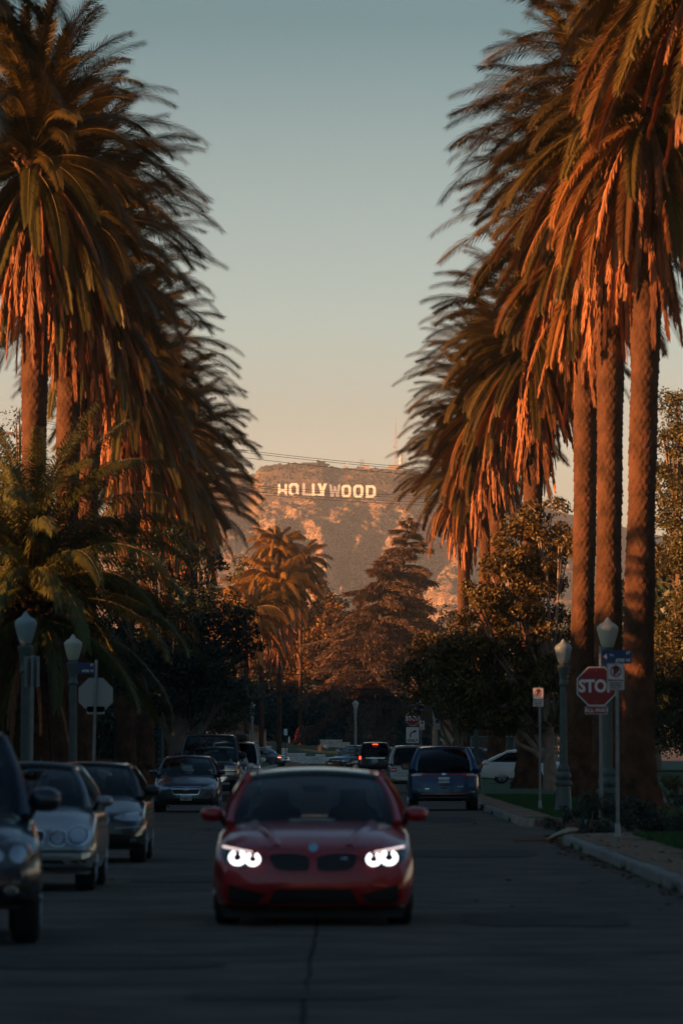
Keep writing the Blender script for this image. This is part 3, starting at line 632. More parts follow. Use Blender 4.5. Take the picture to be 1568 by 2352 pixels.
broadleaf('thin_tree', 'thin-leaved tree showing between the left palm trunks against the sky', 'tree', X, pd(s), bl(s, X, [
 (45, 975, 1.3, 1.4, 0), (60, 1060, 1.6, 1.5, 0), (120, 1120, 1.6, 1.4, 0), (30, 1150, 2, 1.8, 0), (180, 1230, 2, 1.7, 0), (240, 1290, 2, 1.5, 0), (80, 1280, 2.2, 2, 0), (160, 1380, 2.6, 2, 0), (20, 1420, 2.4, 2, 0)]), 9000, .20, M_LEAFM, 36, (16, .35))
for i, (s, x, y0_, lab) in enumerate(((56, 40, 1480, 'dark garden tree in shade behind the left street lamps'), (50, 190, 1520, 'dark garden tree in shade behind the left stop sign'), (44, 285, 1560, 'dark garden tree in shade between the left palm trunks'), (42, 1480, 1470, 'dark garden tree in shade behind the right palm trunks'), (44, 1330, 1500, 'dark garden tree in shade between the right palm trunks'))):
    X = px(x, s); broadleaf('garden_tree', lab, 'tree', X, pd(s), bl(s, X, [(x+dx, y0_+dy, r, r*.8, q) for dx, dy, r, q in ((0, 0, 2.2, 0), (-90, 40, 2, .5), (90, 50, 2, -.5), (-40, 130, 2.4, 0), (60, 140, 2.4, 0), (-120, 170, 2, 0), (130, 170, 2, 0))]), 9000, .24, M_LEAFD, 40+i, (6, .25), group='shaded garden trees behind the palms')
# trees and hedge beyond the end of the street
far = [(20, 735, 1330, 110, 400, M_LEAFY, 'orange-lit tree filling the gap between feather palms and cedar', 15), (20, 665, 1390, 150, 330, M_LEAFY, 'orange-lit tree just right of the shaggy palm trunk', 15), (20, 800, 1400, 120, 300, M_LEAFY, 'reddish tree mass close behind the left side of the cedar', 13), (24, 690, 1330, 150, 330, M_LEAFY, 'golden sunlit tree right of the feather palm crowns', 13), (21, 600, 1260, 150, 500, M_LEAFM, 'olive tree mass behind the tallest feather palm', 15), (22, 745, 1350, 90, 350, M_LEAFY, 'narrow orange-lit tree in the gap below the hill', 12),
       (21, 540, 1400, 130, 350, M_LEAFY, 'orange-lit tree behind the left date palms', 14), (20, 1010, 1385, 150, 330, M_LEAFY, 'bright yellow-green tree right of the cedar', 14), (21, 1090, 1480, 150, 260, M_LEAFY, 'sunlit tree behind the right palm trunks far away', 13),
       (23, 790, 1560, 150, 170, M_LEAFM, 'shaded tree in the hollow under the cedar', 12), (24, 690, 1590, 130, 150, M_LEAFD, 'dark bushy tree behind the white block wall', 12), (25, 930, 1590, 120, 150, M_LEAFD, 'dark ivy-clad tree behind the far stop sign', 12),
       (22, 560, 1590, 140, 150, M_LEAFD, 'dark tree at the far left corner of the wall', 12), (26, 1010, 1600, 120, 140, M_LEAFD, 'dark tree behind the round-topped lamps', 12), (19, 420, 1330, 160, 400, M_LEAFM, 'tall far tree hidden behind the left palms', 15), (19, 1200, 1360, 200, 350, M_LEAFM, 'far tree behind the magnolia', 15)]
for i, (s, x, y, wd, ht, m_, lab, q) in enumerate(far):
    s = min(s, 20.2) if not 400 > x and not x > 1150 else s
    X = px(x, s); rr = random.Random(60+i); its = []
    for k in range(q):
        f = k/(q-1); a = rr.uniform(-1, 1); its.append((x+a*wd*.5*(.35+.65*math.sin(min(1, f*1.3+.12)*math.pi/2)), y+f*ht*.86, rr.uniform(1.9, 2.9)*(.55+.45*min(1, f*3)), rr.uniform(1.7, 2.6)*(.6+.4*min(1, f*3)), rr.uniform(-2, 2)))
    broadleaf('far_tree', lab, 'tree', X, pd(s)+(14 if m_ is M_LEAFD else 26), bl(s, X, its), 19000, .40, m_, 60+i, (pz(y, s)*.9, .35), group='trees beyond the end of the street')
# deodar cedar: trunk with tiers of drooping branches
def cedar(label, X, Y, H, rad, seed, z0=.3, n1=60):
    rr = random.Random(seed); g = np.random.default_rng(seed); t = thing('cedar_tree', label, 'cedar tree', (X, Y, gz(Y)+z0), 0)
    mb = MB(); mb.tube([(0, 0, -.3), (0, 0, H*.4), (.2, 0, H*.75), (1.0, 0, H)], [.62, .5, .28, .05], 12); mb.build('trunk', M_BARKD, t, True)
    P = []; D = []; br = MB()
    for k in range(n1):
        f = (k+.5)/n1; z = H*(.24+.75*f)+rr.uniform(-.5, .5); L = rad*(1-f)**.72*rr.uniform(.45, 1.15)+.5; a = k*2.39996+rr.uniform(-.3, .3); up = .22+.25*f
        x0 = 0 if f < .6 else (f-.6)/.4*1.0
        pts = [Vector((x0+math.cos(a)*L*u, math.sin(a)*L*u, z+L*(up*u-(.34+.2*(k%3))*u*u))) for u in (0, .25, .5, .75, 1)]
        br.tube(pts, [.14, .11, .08, .05, .02], 5)
        nb = int(13*L)+6
        for q in range(nb):
            u = rr.uniform(.12, 1)**.8; w = rr.uniform(-1, 1)*L*.22*(1.1-u*.6); j = min(3, int(u*4)); c = pts[j].lerp(pts[j+1], u*4-j)
            c = c+Vector((-math.sin(a)*w, math.cos(a)*w, -abs(w)*.22)); m_ = rr.randint(9, 14)
            for e in range(m_):
                dr = Vector((math.cos(a)+rr.uniform(-.7, .7), math.sin(a)+rr.uniform(-.7, .7), rr.uniform(-1.5, .05))).normalized()
                P.append(c+dr*rr.uniform(0, .5)); D.append(dr)
    P = np.array([p[:] for p in P]); D = np.array([d[:] for d in D]); n = len(P); b = np.cross(D, g.normal(size=(n, 3))); b /= np.linalg.norm(b, axis=1)[:, None]
    l = g.uniform(.22, .46, n)[:, None]; w = .045
    V = np.stack([P-b*w, P+b*w, P+D*l+b*w*.4, P+D*l-b*w*.4], 1).reshape(-1, 3); ob('crown', mk_np('crown', V, np.arange(4*n).reshape(n, 4), M_CEDAR), t)
    br.build('branches', M_BARKD, t, True); return t
M_BARKD = mat('dark_bark', (.05, .036, .028), .9, var=.3, vs=3)
M_CEDAR = mat('cedar_needles', (.115, .062, .032), .7, island=.5, trans=.1)
s = 21; cedar('big drooping brown cedar standing at the end of the street', px(872, s), pd(s), pz(1275, s)-.6, 10.8, 71, n1=120)
s = 19; cedar('smaller cedar top leaning behind the big cedar', px(918, s), pd(s), pz(1190, s)-.6, 8.5, 72, n1=100)
# feather palms in the middle distance
M_FEATH = mat('feather_palm_leaf', (.30, .155, .026), .5, objr=.4, island=.3, trans=.2)
FE = [frond_mesh('frond', 3.6, e0, dr, 1.15, .75, 120, M_FEATH, seed=90+i, lw=.045, side=.6, v=-.05, grav=.75, twist=0) for i, (e0, dr) in enumerate(((80, 85), (66, 105), (50, 112), (32, 108), (12, 92), (-12, 70)))]
FD = [frond_mesh('dead_frond', 3.2, e0, dr, .8, .45, 44, M_DEAD, True, seed=100+i, lw=.07, side=.5, v=.1, grav=.5) for i, (e0, dr) in enumerate(((-30, 52), (-55, 32), (-72, 16)))]
def slim_trunk(r):
    mb = MB(); pr = []
    for k in range(120): z = 15*k/119; pr.append((r*(1+.05*(k % 2))*(1.25-.25*min(1, z/1.5)), z))
    mb.lathe(pr, 14); return mb.mesh('trunk', M_TRUNK, True)
ST = slim_trunk(.21)
def feather(label, s, x, ytop, seed, fs=1.0, n=34, nd=16, low=.6):
    rr = random.Random(seed); Y = pd(s); H = pz(ytop, s)-gz(Y); t = thing('feather_palm', label, 'palm tree', (px(x, s), Y, gz(Y)), 0, 'slim feather palms in the middle distance')
    ob('trunk', ST, t, None, None, (1, 1, H/15))
    for i in range(n): m_ = FE[int(i*6/n)]; ob('frond', m_, t, (0, 0, H+rr.uniform(-.3, .3)-.5*i/n), (rr.uniform(-.15, .15), rr.uniform(-.15, .15), i*2.4+seed), fs*rr.uniform(.85, 1.15))
    for i in range(nd): ob('dead_frond', FD[i % 3], t, (0, 0, H-.6-(low-.6)*i/nd), (rr.uniform(-.1, .1), rr.uniform(-.1, .1), i*2.4), fs*rr.uniform(.7, 1.2))
feather('slim feather palm with a bright shaggy trunk in the middle of the view', 26, 641, 1345, 1, 1.1, 64, 90, 5.5)
feather('tallest feather palm crown, rising left of centre below the hill letters', 20.6, 640, 1262, 2, 1.08, 60, 12)
feather('second tall feather palm crown, just right of the tallest one', 20.4, 690, 1300, 3, 1.05, 56, 8)
feather('low feather palm leaning out beside the dark tree on the left', 27, 566, 1420, 4, 1.25, 50, 18)
feather('small feather palm with a reddish skirt left of the shaggy trunk', 25, 600, 1380, 5, 1.2, 50, 18)
# gardens to the west of the street whose trees and roofs throw the evening shade
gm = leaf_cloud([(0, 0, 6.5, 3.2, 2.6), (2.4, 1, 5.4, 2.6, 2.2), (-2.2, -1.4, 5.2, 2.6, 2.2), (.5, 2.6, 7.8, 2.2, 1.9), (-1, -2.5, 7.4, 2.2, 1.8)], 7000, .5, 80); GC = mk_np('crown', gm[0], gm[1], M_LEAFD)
GT = limbs_mesh(7, .3, [(0, 0, 6.5, 3, 2), (2.4, 1, 5.4, 2, 2), (-2.2, -1.4, 5.2, 2, 2)], 81, M_BARK)
M_STUCW = mat('shade_wall_stucco', (.22, .19, .16), .9, var=.15, vs=1)
rr = random.Random(5); k = 0
def garden(X, Y, sc, lab, grp):
    global k
    t = thing('shade_tree', lab, 'tree', (X, Y, gz(Y)+.1), 0, grp)
    ob('trunk', GT, t, None, (0, 0, k), sc); ob('crown', GC, t, None, (0, 0, k), sc); k += 1
WL = 'dark leafy garden tree standing west of the left palm row'; EL = 'dark leafy tree added unseen east of the right palm row to block skylight'
for q in range(138):
    y = -60+q*6.2
    garden(-20.5+rr.uniform(-1.5, 1.5), y+rr.uniform(-1, 1), rr.uniform(.84, .98)*((.8 if 80 < y < 155 else 1) if y < 400 else 1.2), WL, 'garden trees west of the street')
    if q % 2 == 0: garden(-29+rr.uniform(-2, 2), y+rr.uniform(-3, 3), rr.uniform(.9, 1.05)*((.75 if 60 < y < 150 else 1) if y < 400 else 1.2), WL, 'garden trees west of the street')
    if q % 2 == 0 and y < 420: garden(21+rr.uniform(-2, 2), y+rr.uniform(-3, 3), rr.uniform(1.0, 1.3), EL, 'added light-blocking trees east of the street')  # east row is added, unseen, to keep skylight off the street
for y0_, y1_ in ((-50, 117), (132, 351), (373, 790)):  # added walls that stop the low sun from reaching the road
    t = thing('shade_wall', {-50: 'long plain wall added to shade the road before the first side street', 132: 'long plain wall added to shade the road between the two side streets', 373: 'long plain wall added for shade beyond the far crossing'}[y0_], 'wall', (-18.3, (y0_+y1_)/2, .1), 0, 'added shade walls west of the palms')
    mb = MB(); mb.box((0, 0, 1.25), (.25, y1_-y0_, 2.9)); mb.build('wall', M_STUCW, t); mb = MB(); mb.box((0, 0, 2.76), (.4, y1_-y0_+.1, .12)); mb.build('coping', M_STUCW, t)
V, F = leaf_cloud([(-17.2+.5*math.sin(y*.7), y, 1.9, 1.6, 1.7) for y in range(-50, 790, 3)], 60000, .42, 83)  # added hedge, closes the sun leaks under the tree crowns
h = ob('shade_hedge', mk_np('shade_hedge', V, F, M_LEAFD)); meta(h, 'long dense hedge added west of the left palm row to block low sun', 'hedge', kind='stuff')
for x in range(-16, 20, 6): garden(x+rr.uniform(-1, 1), -34+rr.uniform(-4, 4), rr.uniform(1, 1.3), 'dark leafy tree added unseen behind the viewer to block sky glow', 'added light-blocking trees behind the viewer')  # added row, out of view, cuts the sky glow from behind
# houses west
M_STUC = mat('stucco', (.36, .30, .24), .9, var=.1, vs=2); M_TILE = mat('roof_tile', (.2, .09, .06), .85, var=.3, vs=6)
for k, y in enumerate([-60, -32, -4, 24, 52, 80, 105.5, 144, 172, 200, 228, 256, 284, 312, 338, 386, 414, 442, 470, 498, 526, 554]):
    lab = 'stucco house in shade west of the garden trees'
    t = thing('house', lab, 'house', (-46, y, gz(y)+.1), 0, 'houses west of the street'); mb = MB(); mb.box((0, 0, 3), (14, 23.4, 6)); mb.build('wall', M_STUC, t)
    mb = MB(); mb.add([(-7.6, -12, 6), (7.6, -12, 6), (7.6, 12, 6), (-7.6, 12, 6), (0, -6, 9), (0, 6, 9)], [(0, 1, 4), (1, 2, 5, 4), (2, 3, 5), (3, 0, 4, 5), (0, 3, 2, 1)]); mb.build('roof', M_TILE, t)
    for q in range(3):
        f = ob('window', None, t, (7.05, -6+6*q, 2.2)); 
        mb = MB(); mb.box((0, 0, 0), (.1, 1.6, 1.5)); f.data = None
        bpy.data.objects.remove(f); f = mb.build('window', M_SIGNW, t, False, (7.04, -6+6*q, 2.4)); mb = MB(); mb.box((0, 0, 0), (.1, 1.4, 1.3)); mb.build('pane', M_BLACK, f, False, (.03, 0, 0))
# ---------------------------------------------------------------- lettering
def text_mesh(name, s, size, m, ext=.003, bold=0.0, cx='CENTER', sx=1.0):
    cu = bpy.data.curves.new('lettering', 'FONT'); cu.body = s; cu.size = size; cu.align_x = cx; cu.align_y = 'CENTER'; cu.extrude = ext; cu.offset = bold; cu.resolution_u = 3
    o = bpy.data.objects.new('tmp', cu); COL.objects.link(o); bpy.context.view_layer.update()
    me = bpy.data.meshes.new_from_object(o.evaluated_get(bpy.context.evaluated_depsgraph_get())); bpy.data.objects.remove(o); bpy.data.curves.remove(cu)
    me.name = name; me.materials.clear(); me.materials.append(m)
    for v in me.vertices: v.co.x *= sx
    return me
RX = R(90)   # lettering stands upright and faces the camera
M_SRED = mat('sign_red', (.26, .008, .010), .42); M_SWHITE = mat('sign_white', (.66, .66, .63), .45); M_SBLUE = mat('sign_blue', (.010, .030, .115), .4)
M_SBLK = mat('sign_black', (.015, .015, .015), .5); M_SBACK = mat('sign_aluminium_back', (.30, .30, .29), .5, .2); M_SRED2 = mat('print_red', (.42, .02, .02), .45)
def plate(w, h, r, y0, y1, n=4, cx=0, cz=0):
    P = []
    for qx, qz, a0 in ((1, 1, 0), (-1, 1, 90), (-1, -1, 180), (1, -1, 270)):
        for k in range(n+1): a = R(a0+90*k/n); P.append((cx+qx*(w/2-r)+r*math.cos(a), cz+qz*(h/2-r)+r*math.sin(a)))
    mb = MB(); mb.prism(P, y0, y1); return mb
def octa(r): return [(r*math.cos(R(22.5+45*k))/math.cos(R(22.5)), r*math.sin(R(22.5+45*k))/math.cos(R(22.5))) for k in range(8)]
def bolts(par, pts, y=-.012):
    for x, z in pts:
        mb = MB(); mb.lathe([(.011, 0), (.011, .006), (.005, .010)], 8, (x, y, z), Matrix.Rotation(R(90), 3, 'X')); mb.build('bolt', M_METAL, par, True)
def noparking(par, w, h, zc, rz=0, ox=0, oy=-.03):
    p = ob('sign_panel', None, par, (ox, oy, zc), (0, 0, rz)); me = plate(w, h, .02, -.003, .003).mesh('sign_panel', M_SWHITE); bpy.data.objects.remove(p)
    p = ob('no_parking_panel', me, par, (ox, oy, zc), (0, 0, rz))
    # thin red border
    for bx, bz, bw, bh in ((0, h/2-.012, w-.05, .005), (0, -h/2+.012, w-.05, .005), (-w/2+.012, 0, .005, h-.05), (w/2-.012, 0, .005, h-.05)):
        mb = MB(); mb.box((bx, -.005, bz), (bw, .003, bh)); mb.build('border_line', M_SRED2, p)
    q = w*.33; zc2 = h/2-q-.035
    ob('letter_p', text_mesh('letter', 'P', q*1.75, M_SBLK, .002, .012*w/.3), p, (0.005, -.006, zc2), (RX, 0, 0))
    n = 28; V = []; F = []
    for i in range(n):
        a = 2*math.pi*i/n
        for r_ in (q, q*.80): V.append((r_*math.cos(a), -.009, zc2+r_*math.sin(a)))
    for i in range(n): j = (i+1) % n; F.append((2*i, 2*j, 2*j+1, 2*i+1))
    a = R(45); dx, dz = math.cos(a), math.sin(a); b0 = len(V); ww = q*.10
    for sx_, sw in ((-1, -1), (-1, 1), (1, 1), (1, -1)): V.append((-sx_*dx*q*.86+sw*dz*ww, -.0095, zc2+sx_*dz*q*.86+sw*dx*ww))
    F.append((b0, b0+1, b0+2, b0+3)); ob('prohibition_ring', mk('prohibition_ring', V, F, M_SRED2), p)
    ob('lettering', text_mesh('lettering', '8am to 6pm', w*.175, M_SRED2, .001, .004), p, (0, -.006, -h*.13), (RX, 0, 0))
    for k, (t_, m_) in enumerate((('MON THRU FRI', M_SBLK), ('EXCEPT PERMIT', M_SBLK), ('DISTRICT NO 3', M_SRED2))):
        ob('lettering', text_mesh('lettering', t_, w*.105, m_, .001, .002), p, (0, -.006, -h*.245-k*h*.085), (RX, 0, 0))
    bolts(p, ((0, h/2-.03), (0, -h/2+.03))); return p
def pole(par, h, r=.03, m=None, lean=(0, 0), base=True):
    mb = MB(); mb.tube([(0, 0, -.05), (lean[0], lean[1], h)], r, 12); o = mb.build('pole', m or M_METAL, par, True)
    if base: mb = MB(); mb.lathe([(r*2.2, 0), (r*2.2, .03), (r*1.5, .05), (r*1.4, .22), (r*1.05, .24)], 12); mb.build('base_collar', M_SBACK, par, True)
    mb = MB(); mb.lathe([(r*1.1, 0), (r*1.1, .02), (r*.6, .035)], 12, (lean[0], lean[1], h)); mb.build('pole_cap', m or M_METAL, par, True)
    return o
ZB = .15
def stopface(par, r, zc, m=M_SRED, oy=-.045, txt=True):
    mb = MB(); mb.prism(octa(r), -.002, .002); p = mb.build('stop_panel', M_SWHITE, par, False, (0, oy, zc))
    mb = MB(); mb.prism(octa(r*.945), -.005, -.0025); mb.build('red_field', m, p)
    ob('lettering', text_mesh('lettering', 'STOP', r*.88, M_SWHITE, .0015, .012*r/.38, sx=.86), p, (0, -.007, -.005), (RX, 0, 0)); bolts(p, ((0, r*.8), (0, -r*.8)))
    return p
def streetsign(par, x0, zc, w, h, name, num, side=1, oy=-.02):
    p = plate(w, h, .01, -.008, .008).build('street_name_panel', M_SBLUE, par, False, (x0+side*w/2, oy, zc))
    if name[0]: ob('lettering', text_mesh('lettering', name[0], h*.52, M_SWHITE, .001, .003, 'LEFT'), p, (-w*.44, -.011, 0.0), (RX, 0, 0)); ob('lettering', text_mesh('lettering', name[1], h*.24, M_SWHITE, .001, .001, 'LEFT'), p, (-w*.44+h*.42, -.011, h*.1), (RX, 0, 0))
    ob('lettering', text_mesh('lettering', 'ST', h*.30, M_SWHITE, .001, .002, 'RIGHT'), p, (w*.46, -.011, h*.27), (RX, 0, 0))
    ob('lettering', text_mesh('lettering', num, h*.33, M_SWHITE, .001, .002, 'RIGHT'), p, (w*.46, -.011, -h*.27), (RX, 0, 0)); return p
# near right corner
s = 120; X = px(1379, s); t = thing('stop_sign', 'red STOP sign with ALL-WAY plate and a blue 4TH ST blade on the same pole', 'stop sign', (X, pd(s), ZB))
pole(t, pz(1488, s)-ZB, .035, M_METAL); zc = pz(1577, s)-ZB; stopface(t, .375, zc); 
o = bpy.data.objects
p = plate(.44, .15, .03, -.003, .003).build('all_way_panel', M_SWHITE, t, False, (.0, -.045, pz(1632, s)-ZB)); plate(.425, .135, .025, -.005, -.0035).build('red_field', M_SRED, p); ob('lettering', text_mesh('lettering', 'ALL-WAY', .105, M_SWHITE, .0015, .002), p, (0, -.008, -.003), (RX, 0, 0))
streetsign(t, .02, pz(1509, s)-ZB, .57, .26, ('4', 'TH'), '4700 W')
# move the octagon left so that it hangs off-centre as seen
for ch in t.children:
    if ch.name.startswith(('stop_panel', 'all_way_panel')): ch.location.x -= .085
s = 133; t = thing('parking_sign', 'taller no-parking sign on a steel pole overlapping the STOP sign', 'parking sign', (px(1417, s), pd(s), ZB)); pole(t, pz(1524, s)-ZB, .032); noparking(t, .305, .457, pz(1555, s)-ZB, R(12), -.03, -.05)
s = 91; t = thing('parking_sign', 'lone no-parking sign on a thin pole in the mulch by the magnolia', 'parking sign', (px(1239, s), pd(s), ZB)); pole(t, pz(1580, s)-ZB, .03); noparking(t, .27, .48, pz(1602, s)-ZB, R(-12), -.04, -.05)
# far right corner
s = 42; g0 = gz(pd(s))+.14; t = thing('stop_sign', 'small far red STOP sign with right turn ONLY sign and 3RD ST blade', 'stop sign', (px(947, s), pd(s), g0)); pole(t, pz(1618, s)-g0, .035)
stopface(t, .38, pz(1651, s)-g0); streetsign(t, .07, pz(1628, s)-g0, .58, .25, ('3', 'RD'), '4800 W')
p = plate(.74, .91, .04, -.002, .002).build('turn_only_panel', M_SBLK, t, False, (0, -.045, pz(1689, s)-g0)); plate(.70, .87, .035, -.004, -.0025).build('white_field', M_SWHITE, p)
ob('lettering', text_mesh('lettering', 'ONLY', .215, M_SBLK, .002, .006), p, (0, -.008, -.30), (RX, 0, 0))
V = []; F = []; pth = [(-.12, -.13), (-.12, -.02), (-.10, .07), (-.05, .14), (.02, .18), (.10, .195)]
for i, (a, b_) in enumerate(pth):
    a2, b2 = pth[min(i+1, 5)]; a1, b1 = pth[max(i-1, 0)]; d = Vector((a2-a1, b2-b1)).normalized(); V += [(a-d.y*.035, -.008, b_+d.x*.035), (a+d.y*.035, -.008, b_-d.x*.035)]
for i in range(5): F.append((2*i, 2*i+1, 2*i+3, 2*i+2))
n = len(V); V += [(.06, -.008, .31), (.24, -.008, .205), (.06, -.008, .09), (.10, -.008, .20)]; F += [(n, n+1, n+3), (n+1, n+2, n+3)]; ob('arrow', mk('arrow', V, F, M_SBLK), p)
s = 43; g0 = gz(pd(s))+.14; t = thing('parking_sign', 'small no-parking sign just below and right of the far STOP sign', 'parking sign', (px(962, s), pd(s)-8, g0)); pole(t, pz(1657, s)-g0, .03); noparking(t, .25, .47, pz(1668, s)-g0, 0, .05, -.05)
s = 50; g0 = gz(pd(s))+.14; t = thing('parking_sign', 'no-parking sign in front of the pair of fluted lamp posts', 'parking sign', (px(1003, s), pd(s), g0)); pole(t, pz(1651, s)-g0, .03); noparking(t, .30, .48, pz(1664, s)-g0, 0, 0, -.05)
# left corner, seen from behind
s = 105; t = thing('stop_sign', 'back of a bare metal octagonal stop sign with small plate, leaning slightly', 'stop sign', (px(211, s), pd(s), ZB)); h = pz(1520, s)-ZB; pole(t, h, .033, None, (.10, 0))
mb = MB(); mb.prism(octa(.375), -.002, .002); mb.build('octagon_back', M_SBACK, t, False, (.085, .04, pz(1597, s)-ZB)); plate(.40, .17, .03, -.002, .002).build('small_plate_back', M_SBACK, t, False, (.085, .04, pz(1632, s)-ZB))
streetsign(t, .06, pz(1535, s)-ZB, .40, .235, ('', ''), '4700 W', -1)
s = 125; t = thing('parking_sign', 'pair of narrow sign plates seen nearly edge-on beside the left lamp', 'parking sign', (px(69, s), pd(s), ZB)); pole(t, pz(1510, s)-ZB, .036, None, (.05, 0))
for k, (dx, a) in enumerate(((-.02, 62), (.10, -60))): ob('sign_plate', plate(.30, .56, .02, -.003, .003).mesh('sign_plate', M_SBACK), t, (dx, .05, pz(1543, s)-ZB), (0, 0, R(a)))
s = 30; g0 = gz(pd(s))+.1; t = thing('street_sign', 'small plain sign on a thin post in front of the white wall', 'sign', (px(656, s), pd(s), g0)); pole(t, pz(1675, s)-g0, .03, M_SBLK); plate(.27, .50, .02, -.003, .003).build('sign_plate', M_SWHITE, t, False, (0, -.04, pz(1682, s)-g0))
s = 36; g0 = gz(pd(s))+.1; t = thing('street_sign', 'tiny blue street name blade on a pole at the far left corner', 'sign', (px(530, s), pd(s), g0)); pole(t, pz(1672, s)-g0, .03); streetsign(t, -.3, pz(1678, s)-g0, .6, .22, ('3', 'RD'), '4800 W')

# ---------------------------------------------------------------- lamp posts
M_GLOBE = mat('milky_lamp_glass', (.62, .60, .50), .35, trans=.35, coat=.3)
M_GLOBEB = mat('cool_milky_glass', (.40, .48, .50), .35, trans=.35, coat=.3)
def lamp(label, s, x, ytop, hh=None, m=M_IRON, grp='ornamental street lamps', gl=None, gsc=1.0, z0=ZB, lean=0):
    Y = pd(s); z0 = gz(Y)+z0; H = pz(ytop, s)-z0; t = thing('street_lamp', label, 'street lamp', (px(x, s), Y, z0), 0, grp); k = gsc
    mb = MB(); mb.lathe([(.235*k, 0), (.235*k, .06), (.20*k, .10), (.185*k, .45), (.17*k, .62), (.215*k, .66), (.22*k, .72), (.15*k, .78), (.19*k, .84), (.19*k, .92), (.14*k, .98), (.16*k, 1.05), (.105*k, 1.16)], 24); mb.build('pedestal', m, t, True)
    # fluted shaft
    zt = H-.74*k; V = []; F = []; n = 32; prof = [(.098*k, 1.14), (.095*k, 1.5), (.082*k, zt-.45*k), (.08*k, zt-.40*k)]
    for r, z in prof:
        for i in range(n): a = 2*math.pi*i/n; rr_ = r*(1-.07*(i % 2)); V.append((rr_*math.cos(a), rr_*math.sin(a), z))
    for q in range(3):
        for i in range(n): j = (i+1) % n; F.append((q*n+i, q*n+j, (q+1)*n+j, (q+1)*n+i))
    ob('shaft', mk('shaft', V, F, m), t)
    mb = MB(); z = zt-.42*k; mb.lathe([(.08*k, z), (.115*k, z+.02*k), (.12*k, z+.06*k), (.09*k, z+.10*k), (.095*k, z+.2*k), (.12*k, z+.30*k), (.14*k, z+.42*k), (.15*k, z+.46*k), (.15*k, z+.50*k), (.10*k, z+.53*k), (.10*k, z+.58*k)], 20); mb.build('capital', m, t, True)
    z = zt+.14*k; G = [(.09, 0), (.115, .02), (.150, .12), (.185, .25), (.205, .33), (.212, .37), (.208, .395)]; mb = MB(); mb.lathe([(r*k, z+q*k) for r, q in G], 20); mb.build('glass_globe', gl or M_GLOBE, t, True, sharp=60)
    mb = MB(); mb.lathe([(.208*k, z+.397*k), (.19*k, z+.425*k), (.14*k, z+.47*k), (.085*k, z+.50*k), (.06*k, z+.53*k), (.04*k, z+.565*k), (.01*k, z+.60*k)], 20); mb.build('globe_cap', gl or M_GLOBE, t, True, sharp=60); return t
lamp('cream-globed lamp post rising behind the STOP sign', 117.5, 1395, 1418)
lamp('lamp post with a bluish globe just left of the STOP sign', 94, 1293, 1468, gl=M_GLOBEB)
lamp('bluish-globed lamp post nearest the left edge', 123, 59, 1405, gl=M_GLOBEB)
lamp('brown-tinted globe lamp post beside the bare octagon', 101, 168, 1457)
lamp('green lamp post between the blue car and the white sedan, its head inside the leaves', 58, 1093, 1570)
lamp('lamp post half covered by hanging fronds left of the parked hatchback', 55, 371, 1612)
lamp('far green lamp post behind the 3RD ST blade', 41, 964, 1606)
lamp('green lamp post with its globe half inside the magnolia leaves', 44, 1007, 1592)
lamp('lamp post far down the left kerb, pale globe above the dark truck roof', 48, 460, 1590)
CG = 'pale concrete street lamps at the far crossing'
lamp('concrete lamp post standing alone in the middle beyond the white wall', 27.5, 816, 1608, m=M_CONC, grp=CG, gsc=1.25)
lamp('concrete lamp post at the far left, above the white vehicles', 29, 579, 1612, m=M_CONC, grp=CG, gsc=1.2)
lamp('concrete lamp post just left of the green one under the magnolia', 33, 997, 1608, m=M_CONC, grp=CG, gsc=1.2)

# ---------------------------------------------------------------- garden wall of white blocks and the banked lawn at the end of the street
M_BLOCK = mat('white_block', (.74, .75, .73), .85, var=.12, vs=3, island=.12)
M_CAPB = mat('white_cap_block', (.82, .83, .81), .8)
def blockwall(label, s, segs, ybase, name='garden_wall', d=None):
    Y = d or pd(s); t = thing(name, label, 'wall', (0, Y, 0)); z0 = pz(ybase, s); mb = MB(); cb = MB(); core = MB(); rr = random.Random(9)
    for xa, xb, yt, th in segs:
        X0, X1, zt = px(xa, s), px(xb, s), pz(yt, s); core.box(((X0+X1)/2, .06, (z0+zt)/2), (X1-X0, th-.06, zt-z0))
        ch = .20; n = max(1, int((zt-z0)/ch)); ch = (zt-z0)/n
        for r in range(n):
            x = X0; off = .2 if r % 2 else .4
            while x < X1-.02: w = min(off, X1-x); off = .4; mb.box((x+w/2, -th/2+.02+rr.uniform(-.008, .008), z0+ch*(r+.5)), (w-.022, .12, ch-.022)); x += w
        cb.box(((X0+X1)/2, 0, zt+.06), (X1-X0+.10, th+.22, .12))
    o_ = mb.build('block_courses', M_BLOCK, t); o_['kind'] = 'stuff'; core.build('mortar_core', M_CONC, t); cb.build('coping', M_CAPB, t); return t
blockwall('long stepped white block wall with a square pillar at the end of the street', 22, [(588, 622, 1717, .3), (638, 660, 1722, .34), (660, 701, 1733, .3), (701, 725, 1740, .28), (725, 746, 1736, .5), (746, 800, 1742, .28), (800, 1000, 1744, .26), (380, 588, 1722, .3)], 1760)
blockwall('short upper white wall stepping down the banked lawn', 20.5, [(735, 785, 1702, .3), (785, 803, 1708, .3), (803, 822, 1714, .3), (822, 900, 1718, .3)], 1722)
